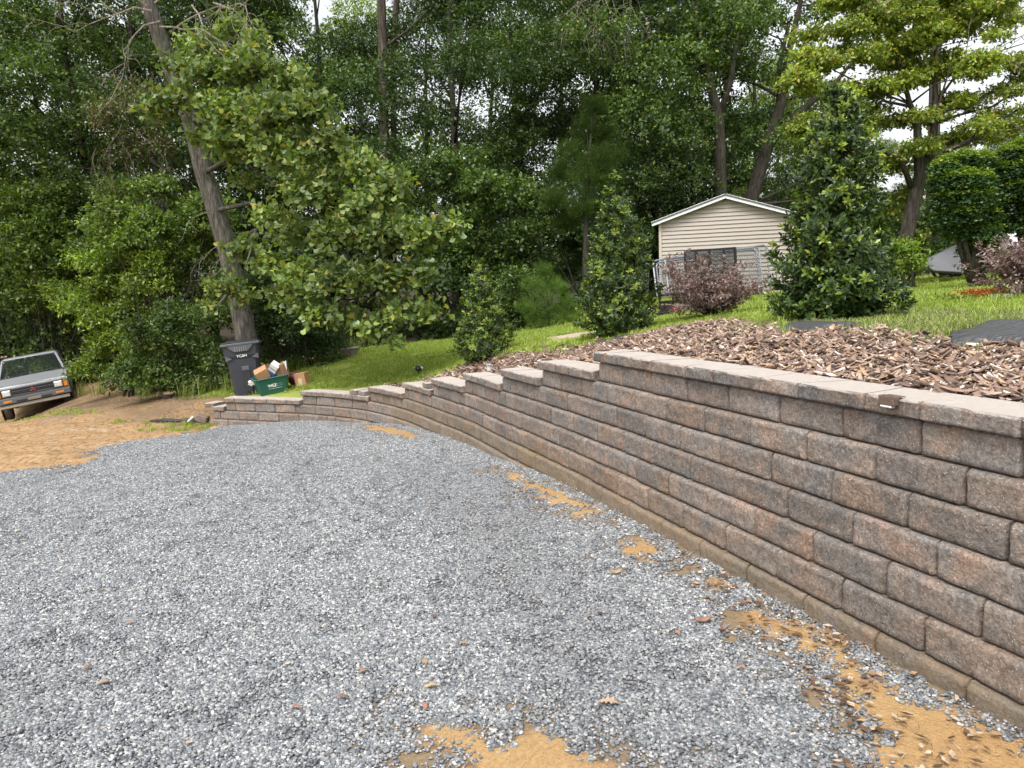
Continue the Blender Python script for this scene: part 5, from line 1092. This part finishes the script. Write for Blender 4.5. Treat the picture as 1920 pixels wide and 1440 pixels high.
# glossy evergreen shrubs on the bed
def cone_shrub(x, y, H, prof, label, nsp, lsize, seed, tipn=60, lean=(0, 0), pal='holly'):
    """prof: [(height fraction, radius)] outline of the shrub"""
    rg = np.random.default_rng(seed); z0 = sz(x, y)-.02; t = thing('evergreen_shrub', label, 'shrub', (x, y, z0), (lean[0], lean[1], 0), 'glossy evergreen shrubs along the bed')
    m = MB(); m.tube([(0, 0, -.05), (.02, 0, H*.5), (.0, .01, H*.96)], [.03, .02, .005], 7)
    u = rg.random(nsp*3)**1.3; pr = np.interp(u, *zip(*prof)); keep = rg.random(len(u)) < pr/max(p[1] for p in prof)+.06; u = u[keep][:nsp]; n = len(u); pr = np.interp(u, *zip(*prof)); a = rg.random(n)*6.283
    lump = 1+.16*np.sin(a*3+u*9+seed)+.12*np.sin(a*5-u*14)+.10*np.sin(u*31+a*2)
    r = pr*lump*np.clip(1-.28*np.abs(rg.normal(size=n)), .15, 1.1); pos = np.stack([r*np.cos(a), r*np.sin(a), u*H], -1); out = unit(np.stack([np.cos(a), np.sin(a), .55+0*a], -1)+rg.normal(size=(n, 3))*.25)
    for i in rg.permutation(n)[:46]:
        c = Vector(pos[i]); s = Vector((0, 0, max(.04, c.z-.28-.3*r[i]))); m.tube([s, s.lerp(c, .5)+Vector((0, 0, -.03)), c], [.010, .007, .003], 4, cap=False)
    m.obj('stem', M_BARK, t, smooth=True); per = 10
    # whorls of leaves round each twig tip
    o2 = np.repeat(out, per, 0); q = np.tile(np.arange(per), n); ph = q*2.4+np.repeat(rg.random(n)*6.28, per); e1 = unit(np.cross(o2, np.array([0, 0, 1.])+0*o2)); e2 = np.cross(o2, e1)
    rad = e1*np.cos(ph)[:, None]+e2*np.sin(ph)[:, None]; f = (q/per); P = np.repeat(pos, per, 0)+o2*((f-.5)*lsize*1.3)[:, None]; D = unit(rad*(1.15-.6*f)[:, None]+o2*(.35+.6*f)[:, None]+rg.normal(size=P.shape)*.15); Nn = unit(o2-rad*.25+np.array([0, 0, .25])+rg.normal(size=P.shape)*.15)
    isl = rg.random(n) < np.clip(tipn/n*(1+1.8*u), 0, .9); L1 = np.repeat(isl, per); col = pal_pick(*PAL[pal], len(P), rg); ct = pal_pick(*PAL['tip'], len(P), rg); col = np.where(L1[:, None], ct, col)
    link_mesh('foliage', leaves('foliage', P, D, Nn, lsize*(.75+.4*rg.random(len(P)))*(1-.3*f), col, 'leaf', M_GLOSSY), t); return t
cone_shrub(3.17, 7.45, 2.2, [(0, .30), (.05, .50), (.14, .55), (.3, .50), (.42, .42), (.52, .36), (.7, .32), (.84, .24), (.94, .13), (1, .05)], 'large dark glossy evergreen shrub, biggest of the three, right of the shed', 1450, .080, 41, 120)
cone_shrub(1.50, 10.55, 2.18, [(0, .25), (.05, .42), (.15, .55), (.3, .50), (.5, .40), (.65, .32), (.8, .22), (.9, .13), (1, .03)], 'glossy evergreen shrub of middle size on the bed left of the trailer', 1150, .068, 42, 150)
cone_shrub(-.42, 11.6, 1.55, [(0, .24), (.06, .42), (.18, .46), (.35, .40), (.5, .27), (.62, .23), (.8, .15), (.92, .08), (1, .02)], 'smallest glossy evergreen shrub, pointed, above the low wall steps', 950, .055, 43, 190)
# purple-leaved shrubs
def spray_shrub(loc, prof_r, H, label, n, seed, name='purple_shrub', cat='shrub', pal='purple', ls=.045):
    rg = np.random.default_rng(seed); x, y = loc; t = thing(name, label, cat, (x, y, sz(x, y)-.02)); m = MB(); P0 = []; 
    for i in range(n):
        a = rg.random()*6.283; el = .35+1.0*rg.random()**.8; L = H*(.6+.55*rg.random())*(1.15 if el < .9 else 1); d = Vector((math.cos(a)*math.cos(el)*prof_r, math.sin(a)*math.cos(el)*prof_r, math.sin(el))); p = Vector((0, 0, .03)); pts = [p]
        for s in range(6): d = (d+Vector(rg.normal(size=3)*.13)).normalized(); p = p+d*L/6; pts.append(p.copy()); 
        m.tube(pts, [.006*(1-.13*s) for s in range(7)], 4, cap=False)
        for s in range(2, 7):
            for j in range(3):
                q = pts[s]; dd = (d+Vector(rg.normal(size=3)*.9)).normalized(); dd.z = dd.z*.4+.12; 
                for w in range(6): P0.append((*(q+dd*(.035*w)), *dd))
    m.obj('stem', M_BARK, t); A = np.array(P0); per = 2; P = np.repeat(A[:, :3], per, 0)+rg.normal(size=(len(A)*per, 3))*.008; D = unit(np.repeat(A[:, 3:], per, 0)+rg.normal(size=P.shape)*.7); Nn = unit(np.array([0, 0, 1.])+rg.normal(size=P.shape)*.45)
    link_mesh('foliage', leaves('foliage', P, D, Nn, ls*(.7+.6*rg.random(len(P))), pal_pick(*PAL[pal], len(P), rg), 'leaf', M_PURPLE), t); return t
spray_shrub((2.72, 10.45), 1.12, .76, 'purple-leaved spreading shrub growing in the lawn in front of the kennel panels', 62, 51)
spray_shrub((5.85, 8.6), 1.05, .60, 'pinkish purple shrub with long sprays beside the clipped shrubs, above the orange flowers', 46, 52)
rgx = np.random.default_rng(5); cp = Vector((5.35, 8.65, sz(5.35, 8.65))); t = thing('orange_flowers', 'low clump of orange flowers under the pinkish purple shrub', 'flowers', cp)
P = np.stack([rgx.normal(size=900)*.13, rgx.normal(size=900)*.05, .03+.08*rgx.random(900)], -1); link_mesh('blossom', leaves('blossom', P, rgx.normal(size=(900, 3))+[0, 0, .6], rgx.normal(size=(900, 3))+[0, 0, .5], .03*(.7+.6*rgx.random(900)), pal_pick([(.36, .10, .02), (.46, .16, .03), (.22, .06, .02)], [1, 1, .6], 900, rgx), 'leaf', M_PURPLE), t)
P = np.stack([rgx.normal(size=700)*.28, rgx.normal(size=700)*.12, .0+.06*rgx.random(700)], -1); link_mesh('foliage', leaves('foliage', P, rgx.normal(size=(700, 3))+[0, 0, .6], rgx.normal(size=(700, 3))+[0, 0, 1], .04*(.7+.6*rgx.random(700)), pal_pick(*PAL['light'], 700, rgx), 'leaf', M_LEAF), t)
# clipped dark shrubs with flat sprays
def clipped(label, clumps, base, seed, nsp):
    rg = np.random.default_rng(seed); b = Vector(base); t = thing('clipped_shrub', label, 'shrub', b); cl = [(c[0]-b.x, c[1]-b.y, c[2]-b.z, *c[3:]) for c in clumps]; m = MB()
    for c in cl[:8]: v = Vector(c[:3]); m.tube([(0, 0, 0), v*.5+Vector((0, 0, -.1)), v], [.05, .035, .015], 6)
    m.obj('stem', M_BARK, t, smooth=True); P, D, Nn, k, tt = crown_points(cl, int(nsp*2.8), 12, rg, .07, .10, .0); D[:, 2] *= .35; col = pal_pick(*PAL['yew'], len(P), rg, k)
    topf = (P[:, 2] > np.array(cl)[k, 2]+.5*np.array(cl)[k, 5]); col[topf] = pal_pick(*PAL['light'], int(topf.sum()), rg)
    link_mesh('foliage', leaves('foliage', P, D, Nn, .045*(.7+.6*rg.random(len(P))), col, 'far', M_LEAF), t)
Y = 11.5; g_ = lambda px: (at(px, 500, Y).x, Y, gz(at(px, 500, Y).x, Y))
CLz = lambda px, py, Y, r: CL(px, py, Y, r, .95, 1)
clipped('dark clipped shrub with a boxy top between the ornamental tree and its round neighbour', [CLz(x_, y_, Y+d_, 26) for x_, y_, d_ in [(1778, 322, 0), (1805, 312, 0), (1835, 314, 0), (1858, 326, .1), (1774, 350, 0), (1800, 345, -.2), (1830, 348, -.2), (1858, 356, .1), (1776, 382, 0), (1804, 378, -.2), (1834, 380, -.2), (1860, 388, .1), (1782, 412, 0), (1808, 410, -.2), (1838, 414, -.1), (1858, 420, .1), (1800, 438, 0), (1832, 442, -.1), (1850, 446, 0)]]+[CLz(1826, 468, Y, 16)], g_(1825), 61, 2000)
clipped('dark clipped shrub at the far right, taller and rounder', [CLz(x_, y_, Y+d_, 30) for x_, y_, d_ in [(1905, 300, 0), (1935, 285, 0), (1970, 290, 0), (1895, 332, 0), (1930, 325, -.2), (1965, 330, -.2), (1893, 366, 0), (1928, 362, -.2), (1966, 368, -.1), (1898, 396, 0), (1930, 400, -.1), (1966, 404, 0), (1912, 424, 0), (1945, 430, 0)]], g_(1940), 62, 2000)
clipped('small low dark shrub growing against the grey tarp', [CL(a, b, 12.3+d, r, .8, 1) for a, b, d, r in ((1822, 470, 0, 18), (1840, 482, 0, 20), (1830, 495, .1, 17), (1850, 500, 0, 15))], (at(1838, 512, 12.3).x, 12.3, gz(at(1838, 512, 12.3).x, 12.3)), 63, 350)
# ornamental yellow-green tree
Y = 15.0
T = [(at(1690, 515, Y), .16), (at(1700, 440, Y), .135), (at(1712, 385, Y), .125), (at(1727, 328, Y), .125), (at(1722, 290, Y), .09), (at(1719, 222, Y), .065), (at(1706, 195, Y), .05), (at(1682, 105, Y), .03), (at(1670, 50, Y), .02)]
ex = [[(at(1727, 328, Y), .10), (at(1748, 275, Y), .08), (at(1755, 208, Y), .06), (at(1752, 120, Y), .035), (at(1760, 40, Y), .02)], [(at(1727, 320, Y), .08), (at(1772, 283, Y), .065), (at(1811, 268, Y-.3), .05), (at(1860, 235, Y-.6), .03), (at(1925, 195, Y-.8), .015)], [(at(1708, 350, Y), .06), (at(1690, 300, Y-.2), .045), (at(1650, 280, Y-.4), .03), (at(1580, 270, Y-.6), .015)],
 [(at(1708, 200, Y), .03), (at(1660, 190, Y-.3), .025), (at(1620, 160, Y-.5), .02), (at(1560, 130, Y-.7), .01)], [(at(1755, 230, Y), .035), (at(1800, 215, Y-.2), .025), (at(1860, 200, Y-.4), .02), (at(1925, 160, Y-.6), .01)], [(at(1772, 283, Y), .03), (at(1830, 255, Y+.3), .02), (at(1900, 235, Y+.5), .012), (at(1930, 240, Y+.6), .008)], [(at(1750, 200, Y), .03), (at(1800, 130, Y), .02), (at(1860, 100, Y), .014), (at(1925, 80, Y), .008)], [(at(1735, 300, Y), .03), (at(1765, 180, Y-.3), .02), (at(1790, 100, Y-.3), .012)]]
sp = [(1500, 145, 40, -.6), (1540, 120, 45, -.6), (1585, 60, 45, -.5), (1640, 35, 50, -.3), (1700, 25, 55, 0), (1620, 110, 50, -.5), (1680, 90, 50, 0), (1745, 65, 50, 0), (1570, 175, 45, -.6), (1500, 245, 40, -.6), (1530, 255, 35, -.4), (1650, 165, 45, -.3), (1710, 150, 45, .2), (1760, 140, 45, .2), (1690, 230, 45, .2), (1740, 225, 40, .2), (1790, 190, 38, .3), (1730, 280, 38, -.3), (1660, 300, 38, 0), (1620, 230, 35, 0), (1800, 60, 45, .2), (1850, 25, 50, .3), (1900, 40, 40, .3), (1780, 110, 38, .3), (1700, 370, 40, .5), (1740, 340, 30, .3), (1670, 400, 36, .6), (1850, 110, 24, .2), (1905, 110, 18, .2), (1530, 320, 30, 0), (1790, 255, 22, 0), (1845, 215, 16, -.3), (1720, 440, 22, .3), (1690, -20, 60, 0), (1800, -20, 60, 0), (1590, 0, 50, 0)]
rj0 = random.Random(21)
dg = custom_tree('ornamental_tree', 'yellow-green layered tree with crooked dark trunk near the clipped shrubs', 'tree', T, [CL(a, b, Y+d, r, .38, 1.0) for a, b, r, d in sp]+[CL(rj0.uniform(1490, 1960), rj0.uniform(-60, 320), Y+rj0.uniform(-.8, .9), rj0.uniform(22, 40), .4) for _ in range(95)], 10500, 9, 'dogw', .078, 'far', M_LEAF, M_BARK, spread=.11, limbs=True, nlimb=20, extra=ex, droop=.35, seed=15, shell=.5, up=.9)
rg = np.random.default_rng(19); m = MB(); ob = Vector(dg.location)
for px, py, dx, dz in ((1811, 268, 1, .3), (1860, 235, 1, .5), (1800, 215, 1, .4), (1860, 200, 1, .6), (1830, 255, 1, .2), (1860, 100, 1, .4), (1800, 130, 1, .5), (1880, 180, 1, .7), (1772, 283, 1, .4), (1840, 150, 1, .6)): twig(m, at(px, py, Y-.3)-ob, (dx, -.2, dz+.25), 1.3, .012, 2)
tag(m.obj('bare_branch', M_TWIG, dg), kind='stuff')

# bushes and thickets along the edge of the woods
def bush(label, spec, Y, base_px, pal, ls, nsp, seed, kind='far', mat=None, per=9, name='bush', spread=.14, zf=.8, stems=10, up=.6, cat='bush'):
    rg = np.random.default_rng(seed); bx = at(base_px, 600, Y).x; b = Vector((bx, Y, gz(bx, Y)-.05)); t = thing(name, label, cat, b); cl = [CL(a, c, Y+d, r, zf) for a, c, d, r in spec]; cl = [(c[0]-b.x, c[1]-b.y, c[2]-b.z, *c[3:]) for c in cl]; m = MB()
    for j in rg.permutation(len(cl))[:stems]: v = Vector([float(q) for q in cl[j][:3]]); s = Vector((rg.normal()*.25, rg.normal()*.2, 0)); m.tube([s, s.lerp(v, .5)+Vector((0, 0, -.15)), v], [.035, .025, .008], 5)
    m.obj('stem', M_BARK, t, smooth=True); P, D, Nn, k, tt = crown_points(cl, nsp, per, rg, spread, .35, .15, up); keep = P[:, 2] > .02
    link_mesh('foliage', leaves('foliage', P[keep], D[keep], Nn[keep], ls*(.65+.6*rg.random(int(keep.sum()))), pal_pick(*PAL[pal], len(P), rg, k)[keep], kind, mat or M_LEAF), t); return t
rj = random.Random(3)
def fill(x0, x1, y0, y1, r, n, dy=1.0): return [(rj.uniform(x0, x1), rj.uniform(y0, y1), rj.uniform(-dy, dy), r*rj.uniform(.7, 1.2)) for _ in range(n)]
bush('bright green long-leaved bush hanging over the nose of the pickup', fill(150, 320, 530, 660, 34, 16, .6)+fill(150, 300, 640, 715, 28, 14, .5)+fill(90, 200, 540, 610, 26, 8, .5)+fill(120, 320, 470, 560, 32, 10, .6), 18.2, 250, 'light', .095, 2100, 71, 'leaf', per=8)
bush('dark low bush between the pickup and the charcoal bin', fill(240, 430, 600, 725, 32, 22, .6)+fill(300, 440, 520, 620, 32, 10, .6)+fill(190, 425, 680, 735, 24, 26, .5), 16.3, 340, 'forest', .085, 2500, 72, 'leaf', per=8)
bush('tall bushy thicket above the pickup cab', fill(-40, 240, 350, 520, 50, 22, 1.0)+fill(-60, 150, 440, 590, 42, 18, .8), 22, 80, 'mid', .11, 3000, 73)
bush('pale green mounded bush left of the leaning oak trunk', fill(190, 400, 390, 540, 45, 22, .8)+fill(240, 330, 350, 400, 28, 5, .6), 18.6, 300, 'mid', .10, 1900, 74)
bush('dark bush filling the shade under the pickup side of the woods', fill(-80, 420, 590, 700, 42, 26, .8), 24, 150, 'deep', .12, 1700, 75)
bush('dark small-leaved bush right behind the bins', fill(480, 640, 600, 700, 28, 22, .6)+fill(440, 620, 520, 620, 36, 12, .6), 16.8, 560, 'deep', .065, 2500, 76, per=9)
bush('dark thicket beneath the spreading oak branches', fill(560, 860, 520, 625, 36, 22, .8)+fill(520, 640, 430, 560, 40, 10, .8), 19.5, 720, 'deep', .11, 1900, 77)
bush('dense privet thicket reaching halfway up the woods, left of the young pine', fill(730, 1010, 330, 480, 48, 24, .9)+fill(760, 1000, 470, 590, 46, 20, .8)+fill(820, 900, 280, 340, 34, 5, .5), 21.5, 870, 'forest', .11, 3000, 78, cat='bush')
bush('low leafy shrub at the lawn edge behind the smallest glossy shrub', fill(925, 1010, 520, 610, 26, 12, .4), 18.8, 960, 'forest', .075, 900, 79)
bush('dark undergrowth beneath the young pine', fill(960, 1240, 430, 590, 38, 26, .8), 23.5, 1100, 'deep', .12, 1700, 80)
bush('green undergrowth between the shed and the ornamental tree', fill(1500, 1700, 400, 510, 38, 20, .9), 24, 1600, 'forest', .12, 1300, 81)
bush('leafy thicket behind the grey tarp', fill(1660, 1800, 380, 480, 34, 16, .8)+fill(1780, 2000, 430, 500, 36, 14, .8), 18.5, 1780, 'forest', .10, 1500, 82)
bush('young leafy saplings beside the ornamental tree trunk', fill(1672, 1726, 465, 510, 13, 9, .3), 13.8, 1700, 'light', .07, 420, 83, 'leaf', per=6)
bush('tall grey-green willow-like bush behind the dense privet thicket', fill(560, 700, 300, 500, 45, 18, .9), 22.5, 640, 'forest', .12, 1700, 84)
# dead brown vines
rg = np.random.default_rng(44); o = at(270, 330, 20.5); t = thing('dead_vines', 'tangle of dead brown vines and twigs hanging in the trees above the pale green bush', 'vines', (o.x, o.y, o.z)); m = MB()
for i in range(22):
    p = at(rj.uniform(170, 330), rj.uniform(120, 330), 20.5+rj.uniform(-.5, .5))-o; twig(m, p, (rg.normal()*.7, rg.normal()*.3, -1.2+rg.normal()*.4), 1.2, .011, 1)
m.obj('twig', plain('dead_twig', (.10, .075, .055), .9), t)
cl = [CL(px, py, 20.8, r, 1.2) for px, py, r in ((200, 230, 40), (260, 200, 45), (240, 290, 40), (300, 280, 35), (330, 200, 30))]; cl = [(c[0]-o.x, c[1]-o.y, c[2]-o.z, *c[3:]) for c in cl]
P, D, Nn, k, tt = crown_points(cl, 420, 8, rg, .2, .4, .8); link_mesh('foliage', leaves('foliage', P, D, Nn, .10*(.6+.7*rg.random(len(P))), pal_pick(*PAL['vine'], len(P), rg, k), 'far', M_LEAF), t)
for px, py, Y, lab in ((990, 30, 24, 'tangle of bare grey twigs hanging at the top of the woods, middle'),):
    o = at(1120, 20, Y); t = thing('dead_vines', lab, 'vines', o); m = MB()
    for i in range(26): twig(m, at(rj.uniform(1060, 1190), rj.uniform(-30, 30), Y+rj.uniform(-.4, .4))-o, (rg.normal()*.8, 0, -1), 1.5, .010, 1)
    m.obj('twig', M_TWIG, t)
# tall grass at the edge of the woods, weeds by the low end of the wall
tall = [tuft(60+i, 20, .30, .12, ((.10, .17, .03), (.16, .22, .04), (.25, .27, .08), (.36, .33, .16))) for i in range(3)]
X, Y_ = sample(5200, -12, 12, 12, 25, rng); mm = masks(X, Y_); d = sdist(X, Y_)
k = ((mm['wood'] > -.9) & (mm['wood'] < 1.2) & (d > .5) & (fbm(X*1.3, Y_*1.3) > .42)) | ((d < .2) & (X < -5.8) & (Y_ > np.interp(X, [-12, -9, -7, -5.8], [18.4, 17.4, 15.6, 14.6])) & (fbm(X*1.3, Y_*1.3) > .36) & (Y_ < 18.5) & (X > -9.8))
X, Y_ = X[k], Y_[k]; n = len(X); scatter('tall_weeds', np.stack([X, Y_, surf(X, Y_)], -1), np.stack([0*X, 0*X, rng.random(n)*6.28], -1), .5+.8*rng.random(n), rng.integers(0, 3, n), tall)
